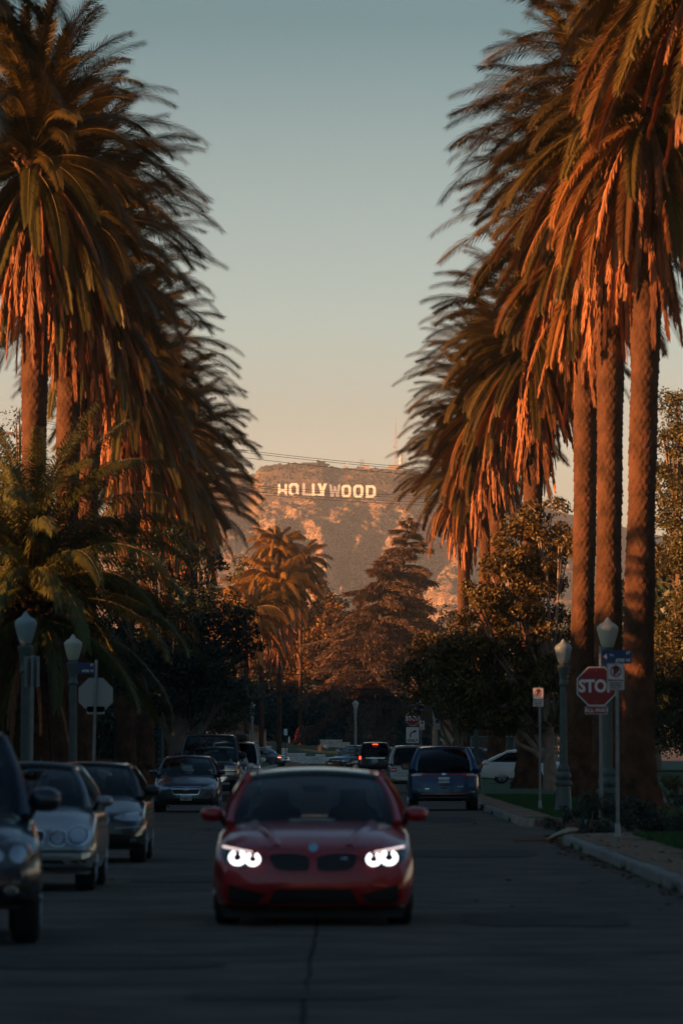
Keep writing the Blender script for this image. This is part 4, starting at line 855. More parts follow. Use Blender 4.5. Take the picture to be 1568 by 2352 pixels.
# banked lawn
def bank():
    xs = [px(x, 21) for x in range(200, 1300, 22)]; V = []; F = []; Y0 = pd(22)+.4; n = len(xs); ys = [Y0, Y0+8, Y0+18, pd(20.5)+6, 720, 780]; zs = []
    for j, y in enumerate(ys):
        for i, x in enumerate(xs):
            xx = 779+x*21; top = np.interp(xx, [400, 620, 660, 780, 900, 1200], [1700, 1704, 1708, 1716, 1728, 1735]); base = np.interp(xx, [400, 620, 640, 700, 760, 800, 1200], [1722, 1722, 1728, 1738, 1746, 1748, 1750])
            f = min(1, j/3); V.append((x, y, pz(base+(top-base)*f, FPX/y)+(.0)))
    for j in range(len(ys)-1):
        for i in range(n-1): a = j*n+i; F.append((a, a+1, a+1+n, a+n))
    return meta(ob('bank_lawn', mk('bank_lawn', V, F, M_GRASSB, True)), kind='structure')
bank()
V, F = leaf_cloud([(x, y, 1.0+.3*math.sin(x), 2.2, 1.4) for x in range(-46, 46, 3) for y in (702, 712)], 26000, .34, 55)
h = ob('ivy_hedge', mk_np('ivy_hedge', V, F, M_LEAFD), None, (0, 0, 1.2)); meta(h, 'dark ivy and shrubs massed at the top of the banked lawn', 'hedge', kind='stuff')
def shrub(label, s, x, y, r, rz, n, size, m_, seed, cat='shrub', name='shrub', grp=None, extra=()):
    X, Y, Z = px(x, s), pd(s), pz(y, s); V, F = leaf_cloud([(0, 0, 0, r, rz)]+list(extra), n, size, seed); t = thing(name, label, cat, (X, Y, Z-rz), 0, grp); ob('crown', mk_np('crown', V, F, m_), t, (0, 0, rz))
    mb = MB(); 
    for k in range(5): a = k*1.26; mb.tube([(0, 0, -.1), (r*.4*math.cos(a), r*.4*math.sin(a), rz*.7), (r*.7*math.cos(a), r*.7*math.sin(a), rz*1.3)], [.04, .03, .01], 5)
    mb.build('stem', M_BARK, t); return t
shrub('round clipped dark shrub on the bank left of the upper wall', 20.5, 706, 1698, 1.3, .75, 2500, .2, M_LEAFD, 56)
M_BUSHG = mat('rose_bush_leaf', (.020, .030, .014), .6, island=.4)
t = shrub('dark leafy rose bush at the corner below the STOP sign', 124, 1345, 1878, .55, .45, 9000, .055, M_BUSHG, 57, 'bush', 'rose_bush', None, [(.55, .3, .05, .6, .5), (1.15, .5, .0, .55, .45), (-.35, .1, -.12, .35, .3), (1.6, .2, -.1, .5, .38)])
M_ROSE = mat('rose_petal', (.07, .006, .008), .7, island=.3); g_ = np.random.default_rng(4); V = []; F = []; c_ = 0
for k in range(14):
    u = g_.normal(size=3); u /= np.linalg.norm(u); c0 = np.array([g_.uniform(-.3, 1.4), -.35+g_.uniform(-.15, .1), g_.uniform(-.05, .45)])
    V.append(IV*.028+c0); F.append(IF+c_); c_ += len(IV)
o_ = ob('blossoms', mk_np('blossoms', np.concatenate(V), np.concatenate(F), M_ROSE), t, (0, 0, .45))
shrub('low dark hedge behind the rose bush at the right edge', 112, 1500, 1868, .6, .42, 8000, .06, M_BUSHG, 58, 'bush', 'low_hedge', None, [(.7, 0, 0, .6, .45), (-.6, .2, 0, .6, .4), (1.5, 0, 0, .6, .42)])
shrub('green shrub at the right edge beside the concrete path', 100, 1545, 1815, .55, .4, 3500, .06, M_LEAFM, 59, 'bush', 'green_bush')
# cloaked skeleton figure and pale ornaments on the bank
M_BONE = mat('bone_white', (.6, .6, .56), .6); M_CLOAK = mat('red_cloak', (.42, .012, .018), .8)
s = 20.3; zf = pz(1704, s); t = thing('skeleton_figure', 'life-size skeleton ornament in a long red cloak standing on the bank', 'halloween figure', (px(687, s), pd(s)-2, zf), R(60))
mb = MB(); mb.lathe([(.02, 1.50), (.075, 1.53), (.10, 1.60), (.105, 1.68), (.08, 1.76), (.02, 1.79)], 12, (0, -.02, 0)); mb.box((0, -.07, 1.53), (.10, .08, .07)); mb.build('skull', M_BONE, t, True)
mb = MB(); mb.tube([(0, .02, .9), (0, 0, 1.5)], .03, 6); 
for k in range(5): mb.tube([(-.14, 0, 1.12+k*.07), (0, -.11, 1.10+k*.07), (.14, 0, 1.12+k*.07)], .013, 5)
mb.tube([(-.17, 0, 1.43), (-.22, -.15, 1.2), (-.18, -.42, 1.18)], .025, 6); mb.tube([(.17, 0, 1.43), (.22, -.1, 1.2), (.2, -.4, 1.25)], .025, 6)
mb.tube([(-.09, 0, .9), (-.1, -.02, .45), (-.1, 0, .02)], .03, 6); mb.tube([(.09, 0, .9), (.1, -.02, .45), (.1, 0, .02)], .03, 6)
for k in range(5): mb.tube([(-.18+.012*k, -.42, 1.18), (-.19+.02*k, -.50, 1.17-.004*k)], .007, 4); mb.tube([(.18+.012*k, -.40, 1.25), (.17+.02*k, -.48, 1.24)], .007, 4)
mb.build('bones', M_BONE, t, True)
V = []; F = []; n = 18
for j in range(9):
    z = 1.50-j*.185
    for i in range(n+1):
        a = R(-20+220*i/n); r = .13+.05*min(j, 3)+.012*j+.02*math.sin(i*2.1)*min(1, j/3); V.append((r*math.cos(a)*1.15, r*math.sin(a)+.02+.015*j, z))
for j in range(8):
    for i in range(n): q = j*(n+1)+i; F.append((q, q+1, q+n+2, q+n+1))
ck = ob('cloak', mk('cloak', V, F, M_CLOAK, True), t); md = ck.modifiers.new('cloth', 'SOLIDIFY'); md.thickness = .012
for i, (x, y, w, h_) in enumerate(((664, 1700, .22, .75), (749, 1715, .5, .6), (775, 1724, .4, .25), (797, 1726, .5, .3), (790, 1731, .7, .12), (811, 1727, .5, .28), (828, 1745, .35, .55), (736, 1718, .8, .1), (762, 1728, .2, .2), (818, 1720, .2, .15))):
    s_ = 21.3; rr = random.Random(i); lab = ['small white urn ornament left of the red cloak', 'pale crouching figure ornament below the clipped shrub', 'small white lump among the bank plants', 'row end white stone on the bank', 'flat white edging stones in the ground cover', 'rounded white ornament right of centre on the bank', 'upright white ornament near the dark car on the bank', 'flat pale edging stones below the crouching ornament', 'tiny pale stone beside the stake on the bank', 'tiny white stone near the foot of the lone lamp'][i]
    mb = MB()
    for k in range(5): mb.lathe([(.02, -h_*.2), (w*.28, 0), (w*.32, h_*.3), (w*.18, h_*.6), (.02, h_*.72)], 8, (rr.uniform(-w/3, w/3), rr.uniform(-.1, .1), rr.uniform(-.02, h_*.3)))
    meta(mb.build('garden_ornament', M_BONE, None, True, (px(x, s_), pd(s_)-1+i*.12, pz(y, s_)-h_*.4)), lab, 'ornament')
for lab, x, y0_, y1_ in (('thin wooden stake behind the wall pillar', 733, 1712, 1742), ('second thin stake just right of the first', 737, 1704, 1738)):
    mb = MB(); mb.box((0, 0, 0), (.06, .06, (y1_-y0_)/21)); meta(mb.build('garden_stake', M_BARK, None, False, (px(x, 21), pd(21.5), pz((y0_+y1_)/2, 21.5))), lab, 'stake')
# mound of mulch by the plain sign
V = []; F = []; n = 20
for j in range(6):
    for i in range(n): a = 2*math.pi*i/n; V.append((math.cos(a)*3.0*j/5, math.sin(a)*3*j/5, .45*(1-(j/5)**2)))
for j in range(5):
    for i in range(n): k = (i+1) % n; F.append((j*n+i, j*n+k, (j+1)*n+k, (j+1)*n+i))
meta(ob('mulch_mound', mk('mulch_mound', V, F, M_MULCH, True), None, (px(640, 25), pd(25), gz(500)-.05)), kind='structure')
# houses glimpsed through the greenery
M_PEACH = mat('peach_stucco', (.42, .26, .17), .85, var=.1, vs=2)
def house(lab, s, x, ytop, w, d, ybase=1745, m=M_PEACH):
    Y = pd(s); z0 = gz(Y); h = pz(ytop, s)-z0; t = thing('house', lab, 'house', (px(x, s), Y, z0)); mb = MB(); mb.box((0, 0, h/2-.2), (w, d, h+.4)); mb.build('wall', m, t)
    mb = MB(); mb.prism([(-w/2-.3, h), (w/2+.3, h), (0, h+w*.22)], -d/2-.3, d/2+.3); mb.build('roof', M_TILE, t)
    for q in (-1, 1):
        mb = MB(); mb.box((q*w*.25, -d/2-.02, h*.55), (w*.18, .1, h*.28)); f = mb.build('window', M_SWHITE, t); mb = MB(); mb.box((q*w*.25, -d/2-.06, h*.55), (w*.15, .06, h*.23)); mb.build('pane', M_SBLK, f)
    mb = MB(); mb.box((0, -d/2-.03, h*.3), (w*.13, .08, h*.6)); mb.build('door', M_BARK, t)
house('peach house corner above the white vehicles, seen under the dark trees', 24, 556, 1678, 4.5, 6)
house('peach house front glimpsed right of the fluted lamp posts', 33, 1026, 1668, 2.0, 4)
# chain-link glint behind the white sedan
s = 47; t = thing('chain_fence', 'length of chain-link fence with a top rail behind the white sedan', 'fence', (px(1180, s), pd(s), gz(300)+.14)); mb = MB(); w = 4.2; hh = 2.0; mb.tube([(-w/2, 0, hh), (w/2, 0, hh)], .035, 6); mb.build('top_rail', M_METAL, t)
for q in (-1, 0, 1): mb = MB(); mb.tube([(q*w/2, 0, 0), (q*w/2, 0, hh)], .035, 6); mb.build('post', M_METAL, t)
mb = MB()
for k in range(int(w/.12)+16):
    x0 = -w/2-hh+.12*k
    for sg in (1, -1):
        a = (x0, 0) if sg > 0 else (x0+hh, 0); P0 = [x0 if sg > 0 else x0+hh, 0.0]; P1 = [x0+hh if sg > 0 else x0, hh]
        pts = []
        for f in (0, 1): pts.append((P0[0]+(P1[0]-P0[0])*f, P0[1]+(P1[1]-P0[1])*f))
        (ax, az), (bx, bz) = pts; lo, hi = -w/2, w/2
        if max(ax, bx) < lo or min(ax, bx) > hi: continue
        def cl(x_): return az+(bz-az)*(x_-ax)/(bx-ax)
        q0, q1 = max(min(ax, bx), lo), min(max(ax, bx), hi); mb.tube([(q0, .0+.004*sg, cl(q0)), (q1, .004*sg, cl(q1))], .008, 3)
mb.build('mesh_wire', M_METAL, t)

# ---------------------------------------------------------------- power lines
M_WIRE = mat('wire', (.05, .045, .04), .7)
def wires(label, x0, y0, s0, x1, y1, s1, n, gap, r, sag=.5, grp='power lines'):
    for k in range(n):
        A = Vector((px(x0, s0), pd(s0), pz(y0+gap[k], s0))); B = Vector((px(x1, s1), pd(s1), pz(y1+gap[k], s1))); d = B-A; A2 = A-d*.9; B2 = B+d*.9; pts = []
        for i in range(25): f = i/24; p = A2.lerp(B2, f); p.z -= sag*4*f*(1-f)-sag*4*.32*.68; pts.append(p)
        mb = MB(); mb.tube(pts, r, 5); meta(mb.build('power_line', M_WIRE), label[k], 'power line', grp)
wires(['topmost power line crossing the sky above the ridge', 'second power line just under the topmost', 'third power line grazing the crest scrub'], 500, 1026, 47, 935, 1072, 43, 3, (0, 5, 17), .012)
wires(['upper thin wire crossing the hill left of the letters', 'middle thin wire crossing the hill below the ridge', 'lowest thin wire crossing in front of the hill letters', 'thin wire passing over the tops of the letters'], 480, 1106, 44, 930, 1138, 40, 4, (0, 5, 14, 20), .010)
wires(['thick dark cable hanging across the trees above the wall', 'thin cable just above the thick one'], 560, 1546, 27, 935, 1551, 27, 2, (0, -11), .035)
def upole(lab, X, Y, H):
    t = thing('utility_pole', lab, 'utility pole', (X, Y, gz(Y))); mb = MB(); mb.tube([(0, 0, -.2), (0, 0, H)], [.17, .11], 10); mb.build('pole', M_BARK, t, True); mb = MB(); mb.box((0, -.12, H-.6), (2.2, .1, .12)); mb.build('crossarm', M_BARK, t)
    for q in (-1, -.4, .4, 1): mb = MB(); mb.lathe([(.03, 0), (.05, .05), (.05, .1), (.02, .15)], 8, (q, -.12, H-.53)); mb.build('insulator', M_SWHITE, t, True)
upole('wooden utility pole standing beyond the left gardens', -17, 298, 17.6); upole('wooden utility pole standing beyond the right gardens', 15, 345, 16.4)

# ---------------------------------------------------------------- litter and a fallen frond
M_LITTER = mat('dry_leaf', (.22, .10, .045), .85, island=.5); M_LIT2 = mat('leaf_dark', (.06, .035, .02), .9, island=.5)
def litter(n, f, size, m_, lab, seed):
    g = np.random.default_rng(seed); V = []; 
    for i in range(n):
        x, y, z = f(g); a = g.uniform(0, 6.28); s_ = size*g.uniform(.5, 1.4); c, q = math.cos(a)*s_, math.sin(a)*s_; t0 = g.uniform(0, .5)*s_
        V += [(x-c, y-q, z+.004), (x+q*.5, y-c*.5, z+t0), (x+c, y+q, z+.006), (x-q*.5, y+c*.5, z+t0*.5+.004)]
    o_ = ob('leaf_litter', mk_np('leaf_litter', np.array(V), np.arange(4*n).reshape(n, 4), m_)); meta(o_, lab, 'leaf litter', kind='stuff')
litter(700, lambda g: (ROAD_R-abs(g.normal(0, .16))-.02, g.uniform(60, 112), 0), .05, M_LITTER, 'dry leaves drifted along the right gutter', 1)
litter(420, lambda g: (ROAD_R+g.uniform(.2, 1.5), g.uniform(60, 109), .15), .045, M_LITTER, 'dry leaves on the right mulch strip', 2)
litter(500, lambda g: (ROAD_L+abs(g.normal(0, .3))+.02, g.uniform(132, 240), 0), .06, M_LITTER, 'dry leaves along the left gutter', 3)
litter(120, lambda g: (g.uniform(ROAD_L, ROAD_R), g.uniform(60, 220), 0), .05, M_LIT2, 'few dark leaves scattered on the road', 4)
s = 128; t = thing('fallen_frond', 'fallen palm frond butt with a pale cut end lying in the gutter at the corner', 'palm frond', (px(1292, s), pd(s), 0), R(-18))
mb = MB(); mb.tube([(-.30, 0, .05), (-.12, 0, .13), (.05, .1, .20), (.16, .25, .22)], [.03, .09, .13, .10], 8, .5); mb.build('leaf_base', mat('pale_frond_base', (.36, .29, .2), .8, var=.3, vs=9), t, True)
ob('dead_frond', DEADF[1][1], t, (0, 0, .2), (0, .2, R(185)), .34); ob('dead_frond', DEADF[3][1], t, (0, .1, .16), (0, -.3, R(150)), .3)
mb = MB(); mb.tube([(-.9, -.1, .02), (-.3, 0, .05), (.3, .05, .03)], [.015, .03, .02], 6); mb.build('stalk', M_DEAD, t, True)

def turf(n, f, seed, lab, h=.07):
    g = np.random.default_rng(seed); P = np.array([f(g) for _ in range(n)]); a = g.uniform(0, 6.28, n); w = .006+.004*g.random(n); hh = h*g.uniform(.5, 1.4, n); l = g.normal(0, .03, (n, 2))
    c, q = np.cos(a)*w, np.sin(a)*w; V = np.stack([np.stack([P[:, 0]-c, P[:, 1]-q, P[:, 2]], -1), np.stack([P[:, 0]+c, P[:, 1]+q, P[:, 2]], -1), np.stack([P[:, 0]+l[:, 0], P[:, 1]+l[:, 1], P[:, 2]+hh], -1)], 1).reshape(-1, 3)
    meta(ob('grass_blades', mk_np('grass_blades', V, np.arange(3*n).reshape(n, 3), mat('grass_blade', (.035, .095, .03), .7, island=.45, trans=.2, spec=.2))), lab, 'grass', kind='stuff')
turf(42000, lambda g: (ROAD_R+1.25+abs(g.normal(0, 1.6)), g.uniform(62, 109), .14), 11, 'short grass on the near right verge')
turf(46000, lambda g: (ROAD_R+.9+abs(g.normal(0, 2.2)), g.uniform(137, 205), .14), 12, 'short grass round the right palm trunks')
turf(26000, lambda g: (ROAD_L-.5-abs(g.normal(0, 1.6)), g.uniform(136, 200), .14), 13, 'short grass on the left verge behind the parked cars')
turf(500, lambda g: (ROAD_R+.02-abs(g.normal(0, .03)), g.choice([71.3, 84.2, 99.6, 103, 141, 157])+g.normal(0, .35), 0), 14, 'weeds sprouting from the gutter joints', .09)
# ---------------------------------------------------------------- vehicles
def cpaint(name, col, metal=.35, rough=.32): return mat(name, col, rough, metal, coat=.9, spec=.5)
def interp(tab, y): return float(np.interp(y, [t[0] for t in tab], [t[1] for t in tab]))
def smoothpoly(P, it=2):
    for _ in range(it):
        Q = []
        for i in range(len(P)):
            a = P[i]; b = P[(i+1) % len(P)]; Q += [(a[0]*.75+b[0]*.25, a[1]*.75+b[1]*.25), (a[0]*.25+b[0]*.75, a[1]*.25+b[1]*.75)]
        P = Q
    return P
def body_loft(c):
    "lower body as one closed shell. y runs from the nose (-L/2) to the tail (L/2)"
    L, Wd = c['L'], c['W']; w = Wd/2; tops = c['top']; zb = c.get('zb', .22); sq = c.get('square', 2.6); rf = c.get('rf', .55); rrr = c.get('rr', .45); kf = c.get('kf', .16); kr = c.get('kr', .12); crown = c.get('crown', .05)
    ys = [0, .015, .05, .1, .18, .28, .4, .55]+list(np.linspace(.75, L-.75, 22))+[L-.55, L-.4, L-.28, L-.18, L-.1, L-.05, L-.015, L]
    secs = []
    for y in ys:
        ef = max(0, 1-y/rf); er = max(0, 1-(L-y)/rrr); hw = w*(1-kf*ef**2.2-kr*er**2.2)
        zt = interp(tops, y/L); zsh = zt-c.get('shdrop', .09)-.03*ef; zlo = zb+c.get('lowf', .06)*ef+.05*er; cr = crown*(1-.4*ef)
        rd = .035*(max(0, 1-y/.12)**2+max(0, 1-(L-y)/.12)**2); zt -= rd; zlo += rd
        # tumblehome and shoulder line
        pts = [(0, zlo), (hw*.55, zlo), (hw*.86, zlo+.01), (hw*.955, zlo+.05), (hw*.985, zlo+.16), (hw*1.0, zlo+(zsh-zlo)*.45), (hw*.995, zlo+(zsh-zlo)*.66), (hw*.985, zlo+(zsh-zlo)*.80), (hw*.965, zsh-.025), (hw*.93, zsh+.02), (hw*.86, zsh+.045), (hw*.70, zt+cr*.35), (hw*.52, zt+cr*.66), (hw*.28, zt+cr*.9), (0, zt+cr)]
        secs.append((y, pts))
    V = []; F = []; n = len(secs[0][1]); m = 2*n-2; nose = c.get('nose'); tail = c.get('tail')
    def lean(y, x, z):
        yy_ = y
        if nose: yy_ += interp(nose, z)*max(0, 1-y/.9)
        if tail: yy_ -= interp(tail, z)*max(0, 1-(L-y)/.9)
        # plan curve of the flat end caps
        yy_ += c.get('bow', .10)*(x/w)**2*max(0, 1-y/.5); yy_ -= c.get('bowr', .06)*(x/w)**2*max(0, 1-(L-y)/.5)
        return yy_-L/2
    def ring(y, pts, sc=1, zc=.5):
        r = [(x*sc, y, zc+(z-zc)*sc) for x, z in pts]; r += [(-x*sc, y, zc+(z-zc)*sc) for x, z in pts[-2:0:-1]]; return r
    rings = []
    zc0 = .5; p0 = secs[0][1]; p1 = secs[-1][1]
    for sc in (.12, .3, .5, .7, .85, .95): rings.append(ring(0, p0, sc, .5))
    for y, pts in secs: rings.append(ring(y, pts))
    for sc in (.95, .85, .7, .5, .3, .12): rings.append(ring(L, p1, sc, .55))
    for r in rings: V += [(x, lean(y, x, z), z) for x, y, z in r]
    for k in range(len(rings)-1):
        for i in range(m): j = (i+1) % m; F.append((k*m+i, k*m+j, (k+1)*m+j, (k+1)*m+i))
    F.append(tuple(range(m))[::-1]); F.append(tuple((len(rings)-1)*m+i for i in range(m)))
    return V, F
def conform(name, poly, bvh, face, par, m, off=.004, th=.02, step=.06, smooth_it=0, ring=None, far=6):
    "a panel whose outline is given in front view (x,z) or side view (y,z), laid on the body shell and given thickness"
    if smooth_it: poly = smoothpoly(poly, smooth_it)
    P = [Vector(p) for p in poly]
    # densify outline
    Q = []
    for i in range(len(P)):
        a, b = P[i], P[(i+1) % len(P)]; n = max(1, int((b-a).length/step)); Q += [a.lerp(b, k/n) for k in range(n)]
    ins = []
    inner = None
    if ring is None:
        x0, x1 = min(p.x for p in Q), max(p.x for p in Q); z0, z1 = min(p.y for p in Q), max(p.y for p in Q)
        def inside(x, z):
            r = False
            for i in range(len(Q)):
                a, b = Q[i], Q[(i+1) % len(Q)]
                if (a.y > z) != (b.y > z) and x < (b.x-a.x)*(z-a.y)/(b.y-a.y)+a.x: r = not r
            return r
        x = x0+step*.5
        while x < x1:
            z = z0+step*.5
            while z < z1:
                if inside(x, z): ins.append(Vector((x, z)))
                z += step
            x += step
        pts = Q+ins; res = delaunay_2d_cdt(pts, [], [list(range(len(Q)))], 1, 1e-5); V2, F2 = res[0], res[2]
    else:
        c = sum(Q, Vector((0, 0)))/len(Q); n = len(Q); nr = []
        for i in range(n):
            t = (Q[(i+1) % n]-Q[i-1]).normalized(); nn = Vector((-t.y, t.x)); nn = nn if (c-Q[i]).dot(nn) > 0 else -nn; nr.append(Q[i]+nn*ring)
        V2 = Q+nr; F2 = [(i, (i+1) % n, n+(i+1) % n, n+i) for i in range(n)]
    V = []; ok = True
    for p in V2:
        if face == 'front': o_, d_ = Vector((p.x, -far, p.y)), Vector((0, 1, 0))
        elif face == 'rear': o_, d_ = Vector((p.x, far, p.y)), Vector((0, -1, 0))
        elif face == 'left': o_, d_ = Vector((-far, p.x, p.y)), Vector((1, 0, 0))
        elif face == 'right': o_, d_ = Vector((far, p.x, p.y)), Vector((-1, 0, 0))
        else: o_, d_ = Vector((p.x, p.y, far)), Vector((0, 0, -1))
        h = bvh.ray_cast(o_, d_)
        if h[0] is None: V.append(None); ok = False
        else: V.append((h[0]-d_*off, d_))
    if not ok:
        good = [v for v in V if v]; 
        if not good: return None
        for i, v in enumerate(V):
            if v is None:
                p = V2[i]; j = min((k for k in range(len(V)) if V[k]), key=lambda k: (V2[k]-p).length); g_ = V[j][0].copy(); 
                if face in ('front', 'rear'): g_.x, g_.z = p.x, p.y
                elif face in ('left', 'right'): g_.y, g_.z = p.x, p.y
                V[i] = (g_, V[j][1])
    n = len(V); VV = [v[0] for v in V]+[v[0]+v[1]*th for v in V]; FF = [tuple(f) for f in F2]; cnt = {}
    for f in FF:
        for i in range(len(f)):
            e = (f[i], f[(i+1) % len(f)]); k = tuple(sorted(e)); cnt[k] = cnt.get(k, [])+[e]
    FF += [(e[0][1], e[0][0], e[0][0]+n, e[0][1]+n) for k, e in cnt.items() if len(e) == 1]
    me = mk(name, VV, FF, m); b = bmesh.new(); b.from_mesh(me); bmesh.ops.recalc_face_normals(b, faces=b.faces); b.to_mesh(me); b.free()
    # outward side must face out
    me.polygons.foreach_set('use_smooth', [True]*len(me.polygons)); me.set_sharp_from_angle(angle=R(50))
    return ob(name, me, par)
WM = {}
def wheel_meshes(rad, wid, spokes, rimcol):
    key = (rad, wid, spokes, rimcol)
    if key in WM: return WM[key]
    X90 = Matrix.Rotation(R(90), 3, 'Y'); mb = MB(); rr_ = rad*.66
    prof = [(rr_, -wid/2+.01), (rad*.9, -wid/2), (rad*.975, -wid/2+.02), (rad, -wid/2+.045), (rad, wid/2-.045), (rad*.975, wid/2-.02), (rad*.9, wid/2), (rr_, wid/2-.01)]
    mb.lathe(prof, 32, (0, 0, 0), X90); t = mb.mesh('tyre', M_TYRE, True)
    mb = MB(); V = []; n = 32
    mb.lathe([(rr_*.99, wid/2-.012), (rr_*1.0, wid/2+.004), (rr_*.93, wid/2+.004), (rr_*.88, wid/2-.03), (rr_*.86, wid/2-.09)], 32, (0, 0, 0), X90)
    for k in range(spokes):
        a = 2*math.pi*k/spokes; M = Matrix.Rotation(a, 3, 'X')
        for sg in ((-.07, .07) if spokes <= 5 else (0,)):
            p0 = M @ Vector((wid/2-.005, sg*rr_*.5, rr_*.12)); p1 = M @ Vector((wid/2-.002, sg*rr_*2.2, rr_*.95)); mb.tube([p0, p1], [.032, .022], 5)
    mb.lathe([(.075, wid/2-.02), (.07, wid/2+.008), (.02, wid/2+.012)], 16, (0, 0, 0), X90)
    r = mb.mesh('rim', M_RIM if rimcol == 0 else M_RIMD, True)
    mb = MB(); mb.lathe([(rr_*.85, wid/2-.10), (rr_*.84, wid/2-.085)], 24, (0, 0, 0), X90); d = mb.mesh('brake_disc', M_BLACK)
    WM[key] = (t, r, d); return WM[key]
def mir(P): return [(-x, z) for x, z in P][::-1]
def car(name, label, cat, X, Y, rz, c, grp=None):
    "rz = 0: the nose points at the viewer"
    L, Wd, H = c['L'], c['W'], c['H']; w = Wd/2; M = c['paint']; t = thing(name, label, cat, (X, Y, gz(Y)+c.get('z', 0)), rz, grp)
    V, F = body_loft(c); wr = c['wr']; yf = -L/2+c.get('foh', .88); yr = L/2-c.get('roh', .95); ww = c.get('ww', .235)
    me = mk('body', V, F, M); b = bmesh.new(); b.from_mesh(me); bmesh.ops.recalc_face_normals(b, faces=b.faces); b.to_mesh(me); b.free()
    bo = ob('body', me, t)
    cm = MB()
    for y in (yf, yr):
        for sg in (-1, 1): cm.lathe([(wr*1.14, -.17), (wr*1.14, .17)], 28, (sg*(w-.10), y, wr*1.02), Matrix.Rotation(R(90), 3, 'Y'))
    cu = cm.build('cut', M); md = bo.modifiers.new('arch', 'BOOLEAN'); md.object = cu; md.operation = 'DIFFERENCE'; md.solver = 'EXACT'
    bpy.context.view_layer.update(); me2 = bpy.data.meshes.new_from_object(bo.evaluated_get(bpy.context.evaluated_depsgraph_get())); bo.modifiers.clear(); 
    solid = BVHTree.FromPolygons([Vector(v) for v in V], F)
    if len(me2.polygons) > 100: bo.data = me2
    bpy.data.objects.remove(cu); me2.name = 'body'; bo.data.polygons.foreach_set('use_smooth', [True]*len(bo.data.polygons)); bo.data.set_sharp_from_angle(angle=R(38))
    # wheels
    tm, rm, dm = wheel_meshes(wr, ww, c.get('spokes', 5), c.get('rimd', 0))
    for sg in (-1, 1):
        for y in (yf, yr):
            wh = ob('wheel', tm, t, (sg*(w-ww/2-c.get('inset', .02)), y, wr), (0, 0, 0 if sg > 0 else math.pi)); ob('rim', rm, wh); ob('brake_disc', dm, wh)
    # underside shadow pan
    mb = MB(); mb.box((0, 0, c.get('zb', .22)+.02), (Wd*.8, L*.82, .05)); mb.build('underbody', M_BLACK, t)
    # greenhouse
    G = c['green']; yc, yr1, yr2, yb = [v-L/2 for v in (G['cowl'], G['roof0'], G['roof1'], G['base'])]; wc = w*G.get('wc', .86); wt = w*G.get('wt', .66); zc = G['zc']; zbk = G.get('zb', zc); zr = H-G.get('rc', .045); bul = G.get('bul', .16)
    glm = c.get('glass', M_GLASS); glr = c.get('glassr', glm); glsd = c.get('glasss', glr)
    def surf(f, nu, nv, nm, mm, par=t):
        V = [f(i/nu, j/nv) for j in range(nv+1) for i in range(nu+1)]; F = [(j*(nu+1)+i, j*(nu+1)+i+1, (j+1)*(nu+1)+i+1, (j+1)*(nu+1)+i) for j in range(nv) for i in range(nu)]
        return ob(nm, mk(nm, V, F, mm, True), par)
    cr = G.get('rc', .045)
    def wind(u, v):
        x = (2*u-1); wx = wc+(wt-wc)*v; y = (yc-bul*(1-x*x)*1.0)*(1-v)+(yr1-bul*.45*(1-x*x))*v; z = zc-.03+(zr-zc+.03)*v+cr*(1-x*x)*v; k = math.sin(math.pi*v)*.02
        return (x*wx*1.0, y-k*3, z+k)
    def rear(u, v):
        x = (2*u-1); wx = wc*G.get('wcr', 1)+(wt*G.get('wtr', 1)-wc*G.get('wcr', 1))*v; y = (yb+bul*.5*(1-x*x))*(1-v)+(yr2+bul*.3*(1-x*x))*v; z = zbk-.03+(zr-.015-zbk+.03)*v+cr*(1-x*x)*v*.8; k = math.sin(math.pi*v)*.02
        return (x*wx, y+k*2, z+k)
    surf(wind, 14, 8, 'windscreen', glm); surf(rear, 14, 6, 'rear_window', glr)
    def side(sg):
        wcr, wtr = wc*G.get('wcr', 1), wt*G.get('wtr', 1)
        def f(u, v):
            yb_ = yc+(yb-yc)*u; yt = yr1+(yr2-yr1)*u; y = yb_+(yt-yb_)*v; wbx = wc+(wcr-wc)*u; wtx = wt+(wtr-wt)*u
            return (sg*(wbx+(wtx-wbx)*v+.03*math.sin(math.pi*v)+.012*math.sin(math.pi*u)), y, (zc+(zbk-zc)*u)-.03+(zr-(zc+(zbk-zc)*u)+.03)*v)
        return f
    for sg in (-1, 1):
        f = side(sg); surf(f, 14, 6, 'side_window', glsd)
        for u in G.get('pillars', (.46,)):
            mb = MB(); mb.tube([Vector(f(u+.02, k/5))+Vector((sg*.004, 0, 0)) for k in range(6)], .035, 6, .5); mb.build('window_pillar', M_BLACK, t, True)
        A = [Vector(f(0, k/8)) for k in range(9)]; mb = MB(); mb.tube(A, [G.get('pr', .045)*(1.15-.3*k/8) for k in range(9)], 8); mb.build('front_pillar', c.get('pillar', M), t, True)
        A = [Vector(f(1, k/8)) for k in range(9)]; mb = MB(); mb.tube(A, [G.get('cp', .09)*(1.3-.5*k/8) for k in range(9)], 8); mb.build('rear_pillar', M, t, True)
        mb = MB(); mb.tube([Vector(f(k/12, 1)) for k in range(13)], .042, 8); mb.build('roof_rail', c.get('pillar', M), t, True)
        mb = MB(); mb.tube([Vector(f(k/12, 0.0))+Vector((0, 0, .02)) for k in range(13)], .028, 6); mb.build('window_trim', c.get('trim', M_BLACK), t, True)
    def roof(u, v):
        x = 2*u-1; y0 = yr1-bul*.45*(1-x*x); y1 = yr2+bul*.3*(1-x*x); y = y0+(y1-y0)*v; wx = wt+(wt*G.get('wtr', 1)-wt)*v
        return (x*wx, y, zr+cr*(1-x*x)*(1-.2*v)+.035*math.sin(math.pi*min(1, v*1.1)*.9))
    rf = surf(roof, 14, 14, 'roof', c.get('roofm', M)); md = rf.modifiers.new('sheet', 'SOLIDIFY'); md.thickness = .03; md.offset = 1
